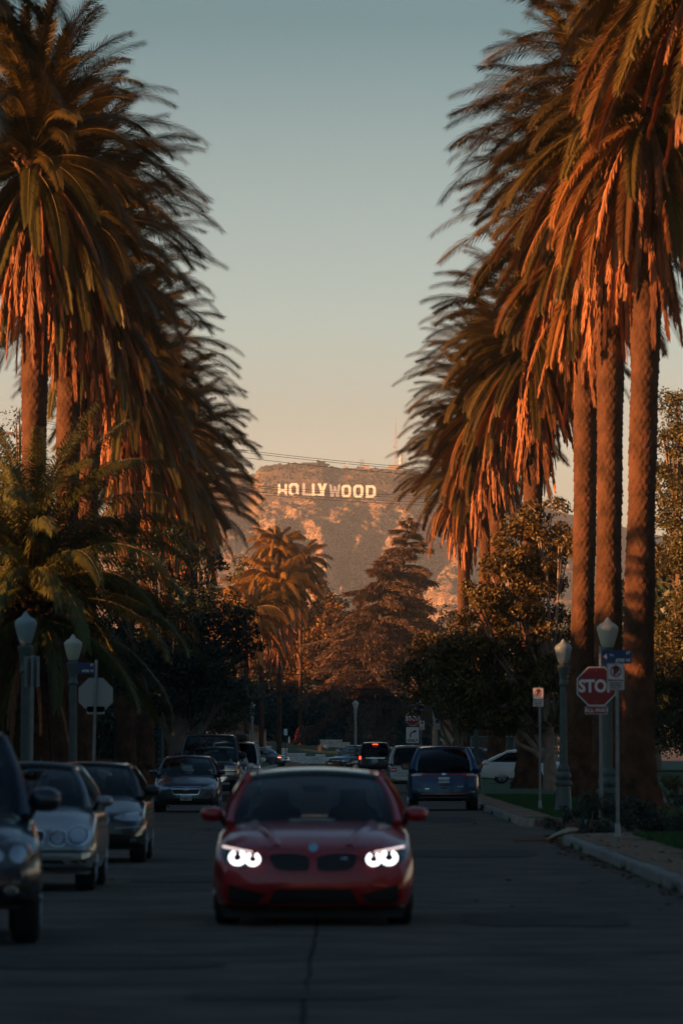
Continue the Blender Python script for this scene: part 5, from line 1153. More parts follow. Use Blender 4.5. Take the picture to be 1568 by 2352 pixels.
    for fn in (wind, rear): mb = MB(); mb.tube([Vector(fn(k/14, 1)) for k in range(15)], .022, 6); mb.build('roof_header', c.get('roofm', M), t, True)
    # cabin
    deck = MB(); deck.box((0, (yc+yb)/2, (zc+min(zc, zbk))/2-.005), (wc*1.72, (yb-yc)*.92, .06)); deck.build('parcel_deck', M_DARKIN, t)
    ry = yc+(yb-yc)*.46
    for sg in (-1, 1):
        for y_, nm in ((ry, 'front_seat'), (ry+.85, 'back_seat')):
            if y_ > yb-.35: continue
            mb = MB(); P = smoothpoly([(-.24, zc-.1), (.24, zc-.1), (.25, zc+.10), (.13, zc+.14), (.13, zc+.30), (.09, zc+.34), (-.09, zc+.34), (-.13, zc+.30), (-.13, zc+.14), (-.25, zc+.10)], 1)
            P = [(x, min(z, H-.16)) for x, z in P]; mb.prism(P, -.06, .07); mb.build(nm, M_SEAT, t, False, (sg*w*.40, y_, 0))
    mb = MB(); mb.lathe([(.17, -.012), (.19, 0), (.17, .012)], 20, (.36*(-1 if c.get('lhd', 1) < 0 else 1), yc+.52, zc+.02), Matrix.Rotation(R(70), 3, 'X')); mb.build('steering_wheel', M_SEAT, t, True)
    mb = MB(); mb.box((0, yr1-.02+.12, zr-.10), (.24, .03, .07)); mb.build('rear_view_mirror', M_BLACK, t)
    # door mirrors
    for sg in (-1, 1):
        mo = c.get('mir', (.10, .13, .17, .30)); mx, mz = w+.055, zc+mo[0]; yy0 = yc+mo[3]
        prof = []
        mb = MB(); n = 14
        for k, (yy1, s_) in enumerate(((-.10, .35), (-.085, .7), (-.05, .93), (0, 1), (.05, .97))):
            for i in range(n):
                a = 2*math.pi*i/n; q = (abs(math.cos(a))**3+abs(math.sin(a))**3)**(-1/3); prof.append((sg*(mx-.02)+q*math.cos(a)*mo[2]*.62*s_, yy0+yy1, mz+q*math.sin(a)*mo[1]*.55*s_))
        FF = [(k*n+i, k*n+(i+1) % n, (k+1)*n+(i+1) % n, (k+1)*n+i) for k in range(4) for i in range(n)]+[tuple(range(n)), tuple(4*n+i for i in range(n))]
        mb.add(prof, FF); mm = mb.build('door_mirror', c.get('mirm', M), t, True)
        g = MB(); g.box((sg*(mx-.02), yy0+.052, mz), (mo[2]*.8, .006, mo[1]*.66)); g.build('mirror_glass', M_MIRG, mm)
        g = MB(); g.tube([(sg*(mx-.10), yy0, mz-mo[1]*.4), (sg*w*.90, yy0+.02, zc-.03)], [.022, .035], 6); g.build('mirror_arm', M_BLACK, mm, True)
    # side seams, handles, sills
    for face, sg in (('left', -1), ('right', 1)):
        zs_ = interp(c['top'], .45)-c.get('shdrop', .09); z0_ = c.get('zb', .22)+.14
        for yq in c.get('seams', (.24, .47, .68)):
            y_ = -L/2+L*yq; conform('door_seam', [(y_-.006, z0_), (y_+.006, z0_), (y_+.006, zs_-.03), (y_-.006, zs_-.03)], solid, face, t, M_BLACK, .001, .004, .12)
        for yq in c.get('handles', (.43, .64)):
            y_ = -L/2+L*yq; conform('door_handle', [(y_-.10, zs_-.12), (y_+.08, zs_-.12), (y_+.08, zs_-.09), (y_-.10, zs_-.09)], solid, face, t, c.get('hm', M), .022, .03, .1)
        if c.get('clad'):
            for y_ in (yf, yr):
                P = [(y_+wr*1.27*math.cos(R(a)), wr*1.02+wr*1.27*math.sin(R(a))) for a in range(-15, 196, 14)]+[(y_+wr*1.13*math.cos(R(a)), wr*1.02+wr*1.13*math.sin(R(a))) for a in range(195, -16, -14)]
                P = [(a, max(b_, c.get('zb', .22)+.08)) for a, b_ in P]; conform('arch_moulding', P, solid, face, t, M_BLACK, .008, .02, .2)
            conform('sill_moulding', [(yf+wr*1.2, c.get('zb', .22)+.1), (yr-wr*1.2, c.get('zb', .22)+.1), (yr-wr*1.2, c.get('zb', .22)+.22), (yf+wr*1.2, c.get('zb', .22)+.22)], solid, face, t, M_BLACK, .008, .02, .3)
    for spec in c.get('parts', ()):
        nm, face, P, mm = spec[:4]; kw = spec[4] if len(spec) > 4 else {}
        kw = dict(kw); both = kw.pop('both', False); sub = kw.pop('sub', None); txt = kw.pop('text', None)
        for Q in ([P, mir(P)] if both else [P]):
            o_ = conform(nm, Q, solid, face, t, mm, **kw)
            if o_ is None: continue
            if sub:
                for s2 in sub:
                    n2, P2, m2 = s2[:3]; k2 = dict(s2[3]) if len(s2) > 3 else {}
                    if Q is not P: P2 = mir(P2)
                    conform(n2, P2, solid, face, o_, m2, **k2)
            if txt:
                bb = [Vector(v.co) for v in o_.data.vertices]; yv = (min if face == 'front' else max)(v.y for v in bb); cx = sum(p[0] for p in Q)/len(Q); cz = sum(p[1] for p in Q)/len(Q)
                ob('lettering', text_mesh('lettering', txt[0], txt[1], txt[2], .001, .002, sx=.9), o_, (cx, yv+(-.006 if face == 'front' else .006), cz-.012), (RX, 0, 0 if face == 'front' else math.pi))
    t['_'] = 0; del t['_']
    return t, solid
def rect(cx, cz, w_, h_, r=0): 
    P = [(cx-w_/2, cz-h_/2), (cx+w_/2, cz-h_/2), (cx+w_/2, cz+h_/2), (cx-w_/2, cz+h_/2)]
    return P
def ell(cx, cz, a, b_, n=20): return [(cx+a*math.cos(2*math.pi*i/n), cz+b_*math.sin(2*math.pi*i/n)) for i in range(n)]
def platep(face, z, txt, w_=.305, cx=0, off=.014): return ('number_plate', face, rect(cx, z, w_, .155), M_PLATE, dict(off=off, th=.012, step=.2, text=(txt, .085, M_INK)))
P_RED = cpaint('red_car_paint', (.40, .008, .010), .2, .3); P_NAVY = cpaint('navy_car_paint', (.012, .022, .040), .4); P_SILV = cpaint('silver_car_paint', (.22, .235, .25), .4, .35)
P_BLK = cpaint('black_car_paint', (.010, .011, .013), .3); P_IMPR = cpaint('slate_car_paint', (.022, .030, .045), .4); P_TRK = cpaint('dark_green_truck_paint', (.020, .034, .034), .3); P_WHT = cpaint('white_car_paint', (.60, .61, .60), .0, .35)
P_BLUE = cpaint('blue_car_paint', (.002, .034, .095), .3); P_X5 = cpaint('champagne_silver_paint', (.42, .43, .40), .25); P_GREY = cpaint('grey_car_paint', (.20, .22, .23), .45)
M_EMIT = mat('headlamp_light', (1.0, .93, .95), emit=1.15); M_BRK = mat('brake_light', (1.0, .04, .02), emit=2.2); M_MESHG = mat('grille_mesh', (.012, .012, .013), .55); M_HLIN = mat('headlamp_housing', (.05, .052, .058), .25, .3, coat=.9)
M_MIRG = mat('mirror_glass', (.12, .13, .14), .12, .9)
M_HLC = mat('clear_headlamp', (.34, .37, .39), .12, .5, coat=1); M_CFRP = mat('carbon_roof', (.04, .05, .055), .22, coat=1)
LANE = 'cars parked along the left kerb'

def horse(cx, cz, a, b_, w_):
    'horseshoe ring, open at the top'
    A = [R(x) for x in range(-246, 67, 12)]; return [(cx+a*math.cos(q), cz+b_*math.sin(q)) for q in A]+[(cx+(a-w_)*math.cos(q), cz+(b_-w_)*math.sin(q)) for q in A[::-1]]
# red coupe coming down the middle of the street
hl = [(.45, .60), (.47, .665), (.60, .685), (.74, .715), (.865, .745), (.885, .70), (.85, .60), (.74, .555), (.58, .545)]
red_parts = [
 ('headlight', 'front', hl, M_HLIN, dict(both=True, off=.006, th=.03, step=.03, smooth_it=1, sub=[
    ('eyebrow_light', [(.575, .700), (.70, .722), (.860, .752), (.862, .735), (.70, .706), (.575, .686)], mat('dim_headlamp_strip', (1, .78, .74), emit=.45), dict(off=.014, th=.01, step=.03)),
    ('halo_light', horse(.713, .640, .084, .072, .044), M_EMIT, dict(off=.016, th=.012, step=.03)), ('halo_light', horse(.568, .626, .072, .064, .037), M_EMIT, dict(off=.016, th=.012, step=.03)),
    ('lens', ell(.713, .644, .036, .034), M_BLACK, dict(off=.020, th=.01, step=.03)), ('lens', ell(.572, .630, .030, .028), M_BLACK, dict(off=.020, th=.01, step=.03))])),
 ('kidney_grille', 'front', [(.030, .675), (.395, .685), (.425, .64), (.37, .545), (.30, .515), (.06, .512), (.030, .535)], M_MESHG, dict(both=True, off=.008, th=.04, step=.05, smooth_it=2)),
 ('grille_surround', 'front', [(.018, .690), (.405, .700), (.440, .64), (.38, .530), (.305, .500), (.05, .498), (.018, .525)], P_RED, dict(both=True, off=.016, th=.03, step=.05, smooth_it=2, ring=.016)),
 ('emblem', 'front', ell(0, .735, .043, .038), mat('blue_white_emblem', (.22, .48, .62), .25), dict(off=.006, th=.01, step=.03)),
 ('lower_grille', 'front', [(-.33, .345), (.33, .345), (.37, .315), (.425, .225), (.39, .20), (-.39, .20), (-.425, .225), (-.37, .315)], M_MESHG, dict(off=.006, th=.04, step=.06)),
 ('lower_grille_lip', 'front', [(-.36, .375), (.36, .375), (.395, .33), (.455, .215), (.41, .18), (-.41, .18), (-.455, .215), (-.395, .33)], P_RED, dict(off=.022, th=.035, step=.06, ring=.026)),
 ('side_intake', 'front', [(.82, .405), (.45, .315), (.445, .28), (.52, .205), (.74, .205), (.80, .25)], M_MESHG, dict(both=True, off=.006, th=.04, step=.05)),
 ('intake_brow', 'front', [(.84, .445), (.62, .425), (.50, .375), (.44, .325), (.44, .295), (.60, .335), (.83, .40)], P_RED, dict(both=True, off=.030, th=.045, step=.04, smooth_it=1)),
 ('intake_rim', 'front', [(.84, .41), (.83, .24), (.76, .185), (.51, .185), (.43, .285), (.45, .285), (.53, .207), (.74, .207), (.80, .25), (.80, .40)], P_RED, dict(both=True, off=.024, th=.035, step=.05)),
 ('splitter', 'front', [(-.86, .165), (.86, .165), (.86, .20), (-.86, .20)], M_BLACK, dict(off=.02, th=.05, step=.1)),
 ('badge', 'front', rect(.29, .635, .07, .02), M_LAMPIN, dict(off=.02, th=.008, step=.1)),
 ('hood_seam', 'front', [(.55, .80), (.56, .80), (.50, .74), (.30, .715), (.06, .70), (.06, .694), (.30, .708), (.505, .733)], M_BLACK, dict(both=True, off=.002, th=.004, step=.06)),
]
RED = dict(L=4.67, W=1.90, H=1.425, wr=.335, paint=P_RED, zb=.165, lowf=-.03, square=2.6, rf=.55, kf=.10, bow=.15, foh=.80, spokes=10, rimd=1,
 top=[(0, .66), (.02, .735), (.06, .79), (.15, .85), (.30, .935), (.34, .95), (.6, .94), (.85, .96), (.97, .93), (1, .80)], crown=.045, shdrop=.085,
 nose=[(.15, .10), (.22, .03), (.36, 0), (.50, .02), (.60, .04), (.70, .09), (.80, .2)], tail=[(.2, .1), (.5, 0), (.8, .06), (1, .2)],
 green=dict(cowl=1.50, roof0=2.25, roof1=3.35, base=4.15, zc=.97, wc=.85, wt=.655, bul=.22, rc=.05, cp=.11, pr=.04, pillars=(.52,)), roofm=M_CFRP, mir=(.06, .13, .19, .42), parts=red_parts, handles=(.58,), seams=(.27, .60))
t, sol = car('red_coupe', 'glossy red coupe with lit double-ring headlights driving down the middle of the road', 'car', -.245, 57.6+2.33-.3, 0, RED)
mb = MB(); mb.prism([(-.88, .175), (.88, .175), (.84, .075), (-.84, .075)], -2.05, -1.98); mb.build('lower_valance', M_BLACK, t)
for sg in (-1, 1):   # raised bonnet ridges
    V = []; F = []
    for k in range(16):
        f = k/15; y = -2.10+f*1.45; x = sg*(.34+.24*f+.03*math.sin(f*3)); 
        for dx, dz in ((-.05, 0), (-.015, .016), (.015, .018), (.06, 0)):
            h = sol.ray_cast(Vector((x+sg*dx, y, 3)), Vector((0, 0, -1)))[0]; V.append((x+sg*dx, y, (h.z if h else .9)+dz))
    for k in range(15):
        for j in range(3): F.append((k*4+j, k*4+j+1, k*4+j+5, k*4+j+4))
    ob('bonnet_ridge', mk('bonnet_ridge', V, F, P_RED, True), t)

# parked on the left, nose to the viewer
def suvtop(h0, h1, b, t_): return [(0, h0-.08), (.02, h0), (.12, h0+.05), (.26, h1), (.30, b), (.93, b+.03), (.99, b-.02), (1, b-.25)]
NAVY = dict(L=4.80, W=1.94, H=1.80, wr=.37, paint=P_NAVY, zb=.30, rf=.6, kf=.18, bow=.16, foh=.86, clad=1, top=suvtop(.93, 1.06, 1.10, 0), nose=[(.3, .12), (.45, 0), (.65, .02), (.85, .06), (.95, .2)], tail=[(.4, 0), (1.1, .1)],
 green=dict(cowl=1.35, roof0=2.1, roof1=4.25, base=4.65, zc=1.10, wc=.86, wt=.66, bul=.18, cp=.08, pillars=(.36, .66)), mir=(.12, .19, .23, .38), parts=[
 ('headlight', 'front', [(.44, .74), (.52, .84), (.68, .90), (.84, .90), (.90, .82), (.86, .70), (.70, .67), (.50, .68)], M_HLIN, dict(both=True, off=.008, th=.03, step=.04, smooth_it=1, sub=[('reflector', ell(.76, .77, .075, .075), M_LAMPIN, dict(off=.016, th=.012, step=.04)), ('reflector', ell(.58, .755, .06, .055), M_LAMPIN, dict(off=.016, th=.012, step=.04)), ('turn_signal', [(.83, .86), (.88, .84), (.90, .76), (.87, .76), (.84, .82)], M_AMBER, dict(off=.016, th=.01))])),
 ('grille', 'front', [(-.36, .86), (.36, .86), (.40, .78), (.32, .62), (-.32, .62), (-.40, .78)], M_MESHG, dict(off=.008, th=.03, smooth_it=1)), ('grille_bar', 'front', rect(0, .79, .7, .02), M_CHROME, dict(off=.016, th=.02)), ('grille_bar', 'front', rect(0, .71, .66, .02), M_CHROME, dict(off=.016, th=.02)),
 ('lower_bumper', 'front', [(-.88, .52), (.88, .52), (.88, .34), (-.88, .34)], M_BLACK, dict(off=.012, th=.03, step=.1)), ('fog_lamp', 'front', ell(.70, .46, .06, .045), M_LAMPIN, dict(both=True, off=.02, th=.02)), platep('front', .53, '5KLM208')])
car('dark_suv', 'dark navy SUV parked nearest on the left, cut by the photo edge', 'car', -3.62, 51.5+2.4, R(3.6), NAVY, LANE)
SILV = dict(L=4.82, W=1.82, H=1.46, wr=.325, paint=P_SILV, zb=.20, rf=.7, kf=.17, bow=.15, foh=.84, spokes=5, top=[(0, .60), (.02, .68), (.07, .74), (.26, .93), (.30, .96), (.8, .97), (.95, .97), (1, .75)], nose=[(.2, .06), (.4, 0), (.6, .03), (.72, .12), (.8, .25)], tail=[(.3, .03), (.6, 0), (.95, .12)],
 green=dict(cowl=1.55, roof0=2.25, roof1=3.4, base=4.25, zc=.97, wc=.84, wt=.62, bul=.2, pillars=(.48,)), roofm=M_BLACK, mir=(.07, .12, .17, .38), mirm=P_SILV, parts=[
 ('headlight', 'front', ell(.70, .655, .13, .115), M_HLIN, dict(both=True, off=.012, th=.03, step=.04, sub=[('reflector', ell(.70, .655, .095, .085), M_LAMPIN, dict(off=.02, th=.012, step=.04))])),
 ('headlight', 'front', ell(.475, .625, .105, .095), M_HLIN, dict(both=True, off=.012, th=.03, step=.04, sub=[('reflector', ell(.475, .625, .075, .068), M_LAMPIN, dict(off=.02, th=.012, step=.04))])),
 ('headlight_ring', 'front', ell(.70, .655, .138, .123), M_CHROME, dict(both=True, off=.018, th=.03, step=.04, ring=.014)), ('headlight_ring', 'front', ell(.475, .625, .113, .103), M_CHROME, dict(both=True, off=.018, th=.03, step=.04, ring=.012)),
 ('turn_signal', 'front', [(.85, .58), (.885, .60), (.885, .66), (.86, .66)], M_AMBER, dict(both=True, off=.012, th=.02)),
 ('grille', 'front', [(-.27, .72), (.27, .72), (.33, .66), (.27, .52), (-.27, .52), (-.33, .66)], M_MESHG, dict(off=.008, th=.03, smooth_it=1)), ('grille_surround', 'front', [(-.28, .735), (.28, .735), (.345, .66), (.28, .505), (-.28, .505), (-.345, .66)], M_CHROME, dict(off=.016, th=.03, smooth_it=1, ring=.018)),
 ('grille_bar', 'front', rect(0, .645, .56, .012), M_CHROME, dict(off=.014, th=.02)), ('grille_bar', 'front', rect(0, .59, .54, .012), M_CHROME, dict(off=.014, th=.02)),
 ('bumper_strip', 'front', [(-.86, .455), (.86, .455), (.86, .485), (-.86, .485)], M_GREYS if 'M_GREYS' in globals() else M_BLACK, dict(off=.01, th=.02)), 
 ('lower_grille', 'front', [(-.52, .37), (.52, .37), (.56, .33), (.50, .25), (-.50, .25), (-.56, .33)], M_MESHG, dict(off=.006, th=.03)), ('side_intake', 'front', [(.62, .36), (.80, .38), (.80, .25), (.64, .25)], M_MESHG, dict(both=True, off=.006, th=.03)), ('badge', 'front', ell(.40, .31, .03, .022), M_LAMPIN, dict(off=.012, th=.01)),
 ('lower_lip', 'front', [(-.82, .195), (.82, .195), (.86, .235), (-.86, .235)], P_SILV, dict(off=.03, th=.06, step=.1))])
car('silver_sedan', 'silver sedan with round double headlamps parked second from the viewer', 'car', -3.76, 72+2.4-.84, 0, SILV, LANE)
BLK = dict(L=4.75, W=1.82, H=1.43, wr=.325, paint=P_BLK, zb=.20, rf=.7, kf=.16, bow=.15, foh=.86, top=[(0, .62), (.02, .70), (.07, .76), (.26, .92), (.30, .95), (.8, .96), (.95, .96), (1, .75)], nose=[(.2, .06), (.4, 0), (.6, .02), (.75, .10), (.85, .25)], tail=[(.3, .03), (.6, 0), (.95, .12)],
 green=dict(cowl=1.5, roof0=2.2, roof1=3.35, base=4.15, zc=.96, wc=.85, wt=.64, bul=.2, pillars=(.48,)), mir=(.09, .13, .19, .38), mirm=M_BLACK, parts=[
 ('headlight', 'front', [(.42, .655), (.46, .69), (.66, .73), (.86, .755), (.90, .70), (.86, .62), (.62, .61)], M_HLC, dict(both=True, off=.008, th=.03, step=.04, smooth_it=1, sub=[('turn_signal', [(.85, .70), (.885, .71), (.89, .60), (.86, .58)], M_AMBER, dict(off=.016, th=.012))])),
 ('grille', 'front', [(-.34, .72), (.34, .72), (.36, .62), (.28, .32), (-.28, .32), (-.36, .62)], M_MESHG, dict(off=.008, th=.03)), ('grille_surround', 'front', [(-.355, .735), (.355, .735), (.375, .62), (.295, .305), (-.295, .305), (-.375, .62)], M_CHROME, dict(off=.014, th=.03, ring=.014)),
 ('bumper_crease', 'front', [(.46, .50), (.86, .53), (.86, .545), (.46, .52)], P_SILV, dict(both=True, off=.01, th=.015)), ('side_intake', 'front', [(.42, .38), (.80, .40), (.80, .27), (.46, .27)], M_MESHG, dict(both=True, off=.006, th=.03)), ('fog_lamp', 'front', ell(.72, .335, .05, .035), M_LAMPIN, dict(both=True, off=.016, th=.015)), platep('front', .45, '6TRB391')])  # bumper strip is silver paint laid on the black body
car('black_sedan', 'black sedan parked third from the viewer behind the silver sedan', 'car', -3.74, 90+2.4-.86, 0, BLK, LANE)
IMP = dict(L=4.58, W=1.76, H=1.465, wr=.32, paint=P_IMPR, zb=.20, rf=.65, kf=.17, bow=.14, foh=.85, top=[(0, .66), (.02, .74), (.07, .80), (.26, .95), (.30, .98), (.8, .98), (.95, .98), (1, .8)], nose=[(.2, .05), (.35, 0), (.6, .02), (.75, .08), (.88, .25)], tail=[(.3, .03), (.6, 0), (.95, .12)],
 green=dict(cowl=1.35, roof0=2.05, roof1=3.4, base=4.1, zc=.99, wc=.86, wt=.67, bul=.2, pillars=(.46,)), mir=(.07, .12, .19, .38), mirm=P_IMPR, parts=[
 ('headlight', 'front', [(.40, .67), (.60, .70), (.80, .775), (.855, .73), (.83, .64), (.66, .60), (.44, .615)], M_HLC, dict(both=True, off=.008, th=.03, step=.04, smooth_it=1, sub=[('reflector', ell(.62, .655, .05, .042), M_LAMPIN, dict(off=.016, th=.012, step=.04)), ('turn_signal', [(.76, .67), (.81, .68), (.81, .64), (.77, .63)], M_AMBER, dict(off=.016, th=.012))])),
 ('grille', 'front', [(-.37, .675), (.37, .675), (.385, .65), (.33, .50), (.30, .485), (-.30, .485), (-.33, .50), (-.385, .65)], M_MESHG, dict(off=.008, th=.03)), ('grille_surround', 'front', [(-.39, .69), (.39, .69), (.405, .65), (.345, .49), (.31, .468), (-.31, .468), (-.345, .49), (-.405, .65)], M_CHROME, dict(off=.016, th=.03, ring=.02)),
 ('grille_bar', 'front', [(-.36, .615), (.36, .615), (.36, .64), (-.36, .64)], M_CHROME, dict(off=.016, th=.02)), ('emblem', 'front', ell(0, .625, .085, .04), M_CHROME, dict(off=.024, th=.02, ring=.012)),
 ('lower_grille', 'front', [(-.55, .36), (.55, .36), (.60, .26), (-.60, .26)], M_MESHG, dict(off=.006, th=.03)), ('fog_recess', 'front', [(.64, .46), (.76, .48), (.78, .36), (.66, .34)], M_BLACK, dict(both=True, off=.006, th=.02)), ('lower_lip', 'front', [(-.8, .205), (.8, .205), (.82, .225), (-.82, .225)], P_GREY, dict(off=.02, th=.03)), platep('front', .40, '7NRS762')])
car('slate_hatchback', 'dark slate compact sedan with a chrome-rimmed grille parked before the big truck', 'car', px(429, 86), pd(86)+2.29-.85, 0, IMP, LANE)
SUB = dict(L=5.5, W=1.98, H=2.13, wr=.46, paint=P_TRK, zb=.62, rf=.4, kf=.08, kr=.06, bow=.06, foh=1.0, roh=1.2, ww=.30, spokes=6, top=[(0, 1.18), (.015, 1.27), (.25, 1.34), (.29, 1.36), (.96, 1.36), (1, 1.28)], crown=.03, shdrop=.08, nose=[(.6, 0), (1.2, .02), (1.3, .06)], tail=[(.6, 0), (1.3, .04)],
 green=dict(cowl=1.5, roof0=2.05, roof1=5.2, base=5.42, zc=1.36, wc=.90, wt=.76, bul=.14, cp=.06, pillars=(.30, .58), rc=.035), glasss=M_GLASSD, mir=(.12, .22, .26, .34), mirm=M_BLACK, parts=[
 ('grille', 'front', [(-.50, 1.18), (.50, 1.18), (.50, .88), (-.50, .88)], M_MESHG, dict(off=.008, th=.03)), ('headlight', 'front', rect(.71, 1.10, .38, .14), M_HLC, dict(both=True, off=.012, th=.02)), ('lower_headlight', 'front', rect(.71, .90, .38, .09), M_HLC, dict(both=True, off=.012, th=.02)),
 ('turn_signal', 'front', rect(.925, 1.08, .07, .18), M_AMBER, dict(both=True, off=.014, th=.02)), ('turn_signal', 'front', rect(.925, .90, .07, .14), M_AMBER, dict(both=True, off=.014, th=.02)),
 ('grille_bar', 'front', rect(0, 1.005, 1.86, .035), M_CHROME, dict(off=.024, th=.02)), ('grille_bar', 'front', rect(0, .985-.06, .98, .02), M_CHROME, dict(off=.018, th=.02)),
 ('bumper', 'front', [(-.97, .80), (.97, .80), (.97, .64), (-.97, .64)], M_CHROME, dict(off=.07, th=.07, step=.1)), platep('front', .72, '4MVC117', off=.08)])
car('dark_green_suv', 'tall dark green SUV on big tyres with a chrome bumper, towering over the compact sedan', 'car', px(481, 71), pd(71)+2.75-1.0, 0, SUB, LANE)
def genericsuv(pt, L=4.6, Wd=1.84, H=1.75, **k):
    d = dict(L=L, W=Wd, H=H, wr=.36, paint=pt, zb=.28, rf=.6, kf=.17, bow=.14, foh=.86, top=suvtop(.90, 1.03, 1.07, 0), nose=[(.3, .08), (.45, 0), (.65, .02), (.85, .06), (.95, .2)], tail=[(.4, 0), (1.1, .1)],
     green=dict(cowl=1.3, roof0=2.0, roof1=L-.5, base=L-.15, zc=1.07, wc=.87, wt=.69, bul=.18, cp=.08, pillars=(.36, .66)), mir=(.12, .17, .2, .38), parts=[
     ('headlight', 'front', [(.46, .74), (.55, .83), (.80, .87), (.86, .80), (.82, .68), (.55, .68)], M_HLC, dict(both=True, off=.008, th=.03, smooth_it=1)), ('grille', 'front', [(-.38, .84), (.38, .84), (.34, .62), (-.34, .62)], M_MESHG, dict(off=.008, th=.03)), ('grille_bar', 'front', rect(0, .76, .70, .03), M_CHROME, dict(off=.014, th=.02)),
     ('lower_grille', 'front', [(-.5, .50), (.5, .50), (.55, .38), (-.55, .38)], M_MESHG, dict(off=.006, th=.03)), ('fog_lamp', 'front', ell(.68, .47, .07, .05), M_LAMPIN, dict(both=True, off=.012, th=.02)), ('turn_signal', 'front', rect(.84, .56, .07, .05), M_AMBER, dict(both=True, off=.012, th=.02))])
    d.update(k); return d
def rails(t, c):
    G = c['green']; 
    for sg in (-1, 1): mb = MB(); x = sg*c['W']/2*G['wt']*.97; mb.tube([(x, G['roof0']+.2-c['L']/2, c['H']-.03), (x, G['roof0']+.3-c['L']/2, c['H']+.06), (x, G['roof1']-.2-c['L']/2, c['H']+.06), (x, G['roof1']-.1-c['L']/2, c['H']-.03)], .02, 6); mb.build('roof_rack', M_BLACK, t, True)
c6 = genericsuv(P_SILV, H=1.72); t, _ = car('silver_crossover', 'silver crossover squeezed behind the tall dark SUV, only its right side showing', 'car', px(556, 68.3)-.92, pd(68.3)+2.3, 0, c6, LANE); rails(t, c6)
c7 = genericsuv(P_WHT, L=4.1, Wd=1.76, H=1.58, top=suvtop(.84, .95, .98, 0), green=dict(cowl=1.2, roof0=1.85, roof1=3.6, base=3.95, zc=.98, wc=.87, wt=.7, bul=.18, cp=.08, pillars=(.5,)), glass=M_GLASSD)
c7['parts'] = [('headlight', 'front', ell(.66, .74, .12, .11), M_HLC, dict(both=True, off=.01, th=.03)), ('headlight_ring', 'front', ell(.66, .74, .13, .12), M_CHROME, dict(both=True, off=.014, th=.03, ring=.015)), ('grille', 'front', [(-.36, .76), (.36, .76), (.30, .62), (-.30, .62)], M_MESHG, dict(off=.008, th=.03, smooth_it=1)), ('fog_lamp', 'front', ell(.68, .44, .06, .06), M_LAMPIN, dict(both=True, off=.012, th=.02)), ('lower_grille', 'front', [(-.5, .46), (.5, .46), (.5, .36), (-.5, .36)], M_MESHG, dict(off=.006, th=.03))]
car('white_hatchback', 'small white hatchback with round headlamps between two SUVs', 'car', px(571, 65.5)-.88, pd(65.5)+2.0, 0, c7, LANE)
c8 = genericsuv(P_WHT, L=4.95, Wd=1.96, H=1.92, top=suvtop(1.06, 1.16, 1.18, 0), green=dict(cowl=1.4, roof0=2.0, roof1=4.6, base=4.85, zc=1.18, wc=.88, wt=.74, bul=.15, cp=.07, pillars=(.33, .64)), glasss=M_GLASSD, mirm=P_WHT, glass=M_GLASSD)
c8['parts'] = [('headlight', 'front', [(.62, .72), (.62, .98), (.90, .98), (.90, .72)], M_HLC, dict(both=True, off=.01, th=.03)), ('headlight_ring', 'front', [(.60, .70), (.60, 1.0), (.92, 1.0), (.92, .70)], M_BLACK, dict(both=True, off=.014, th=.03, ring=.03)), ('grille', 'front', [(-.5, .96), (.5, .96), (.5, .72), (-.5, .72)], M_MESHG, dict(off=.008, th=.03)), ('grille_bar', 'front', rect(0, .84, .98, .03), M_CHROME, dict(off=.014, th=.02)), ('lower_grille', 'front', [(-.6, .52), (.6, .52), (.6, .40), (-.6, .40)], M_MESHG, dict(off=.006, th=.03))]
t, _ = car('white_suv', 'big white SUV carrying a black cargo box on its roof', 'car', px(599, 63.6)-.98, pd(63.6)+2.4, 0, c8, LANE)
mb = MB(); n = 16; V = []; 
for k, (y_, s_) in enumerate(((-1.0, .3), (-.9, .8), (-.6, 1), (.6, 1), (.9, .85), (1.0, .4))):
    for i in range(n): a = 2*math.pi*i/n; q = (abs(math.cos(a))**4+abs(math.sin(a))**4)**-.25; V.append((q*math.cos(a)*.46*s_, y_, .15+q*math.sin(a)*.15*(.5+.5*s_)))
mb.add(V, [(k*n+i, k*n+(i+1) % n, (k+1)*n+(i+1) % n, (k+1)*n+i) for k in range(5) for i in range(n)]+[tuple(range(n)), tuple(5*n+i for i in range(n))])
o_ = mb.build('cargo_box', M_BLACK, None, True, (px(543, 63), pd(63.6)+2.3, gz(220)+1.97)); meta(o_, 'black streamlined cargo box strapped on the white SUV roof', 'cargo box')
# far crossing traffic and others
c9 = genericsuv(P_GREY, Wd=1.85, H=1.62, top=suvtop(.88, 1.0, 1.03, 0), clad=1)
c9['parts'] = c9['parts']+[('turn_light', 'front', [(.70, .80), (.86, .80), (.86, .73), (.70, .73)], mat('lit_amber', (1, .22, .05), emit=1.5), dict(both=True, off=.02, th=.02))]
car('silver_suv', 'pale silver SUV with a lit orange lamp nosing out before the white wall', 'car', px(604, 26.5), pd(26.5), R(62), c9)
c10 = genericsuv(P_NAVY, Wd=1.84, H=1.62); c10['parts'] = c10['parts']+[('chrome_strip', 'front', rect(0, .60, 1.2, .03), M_CHROME, dict(off=.02, th=.02))]
car('dark_crossover', 'dark blue crossover turning in front of the white wall beside the braking SUV', 'car', px(822, 38), pd(38), R(-38), c10)
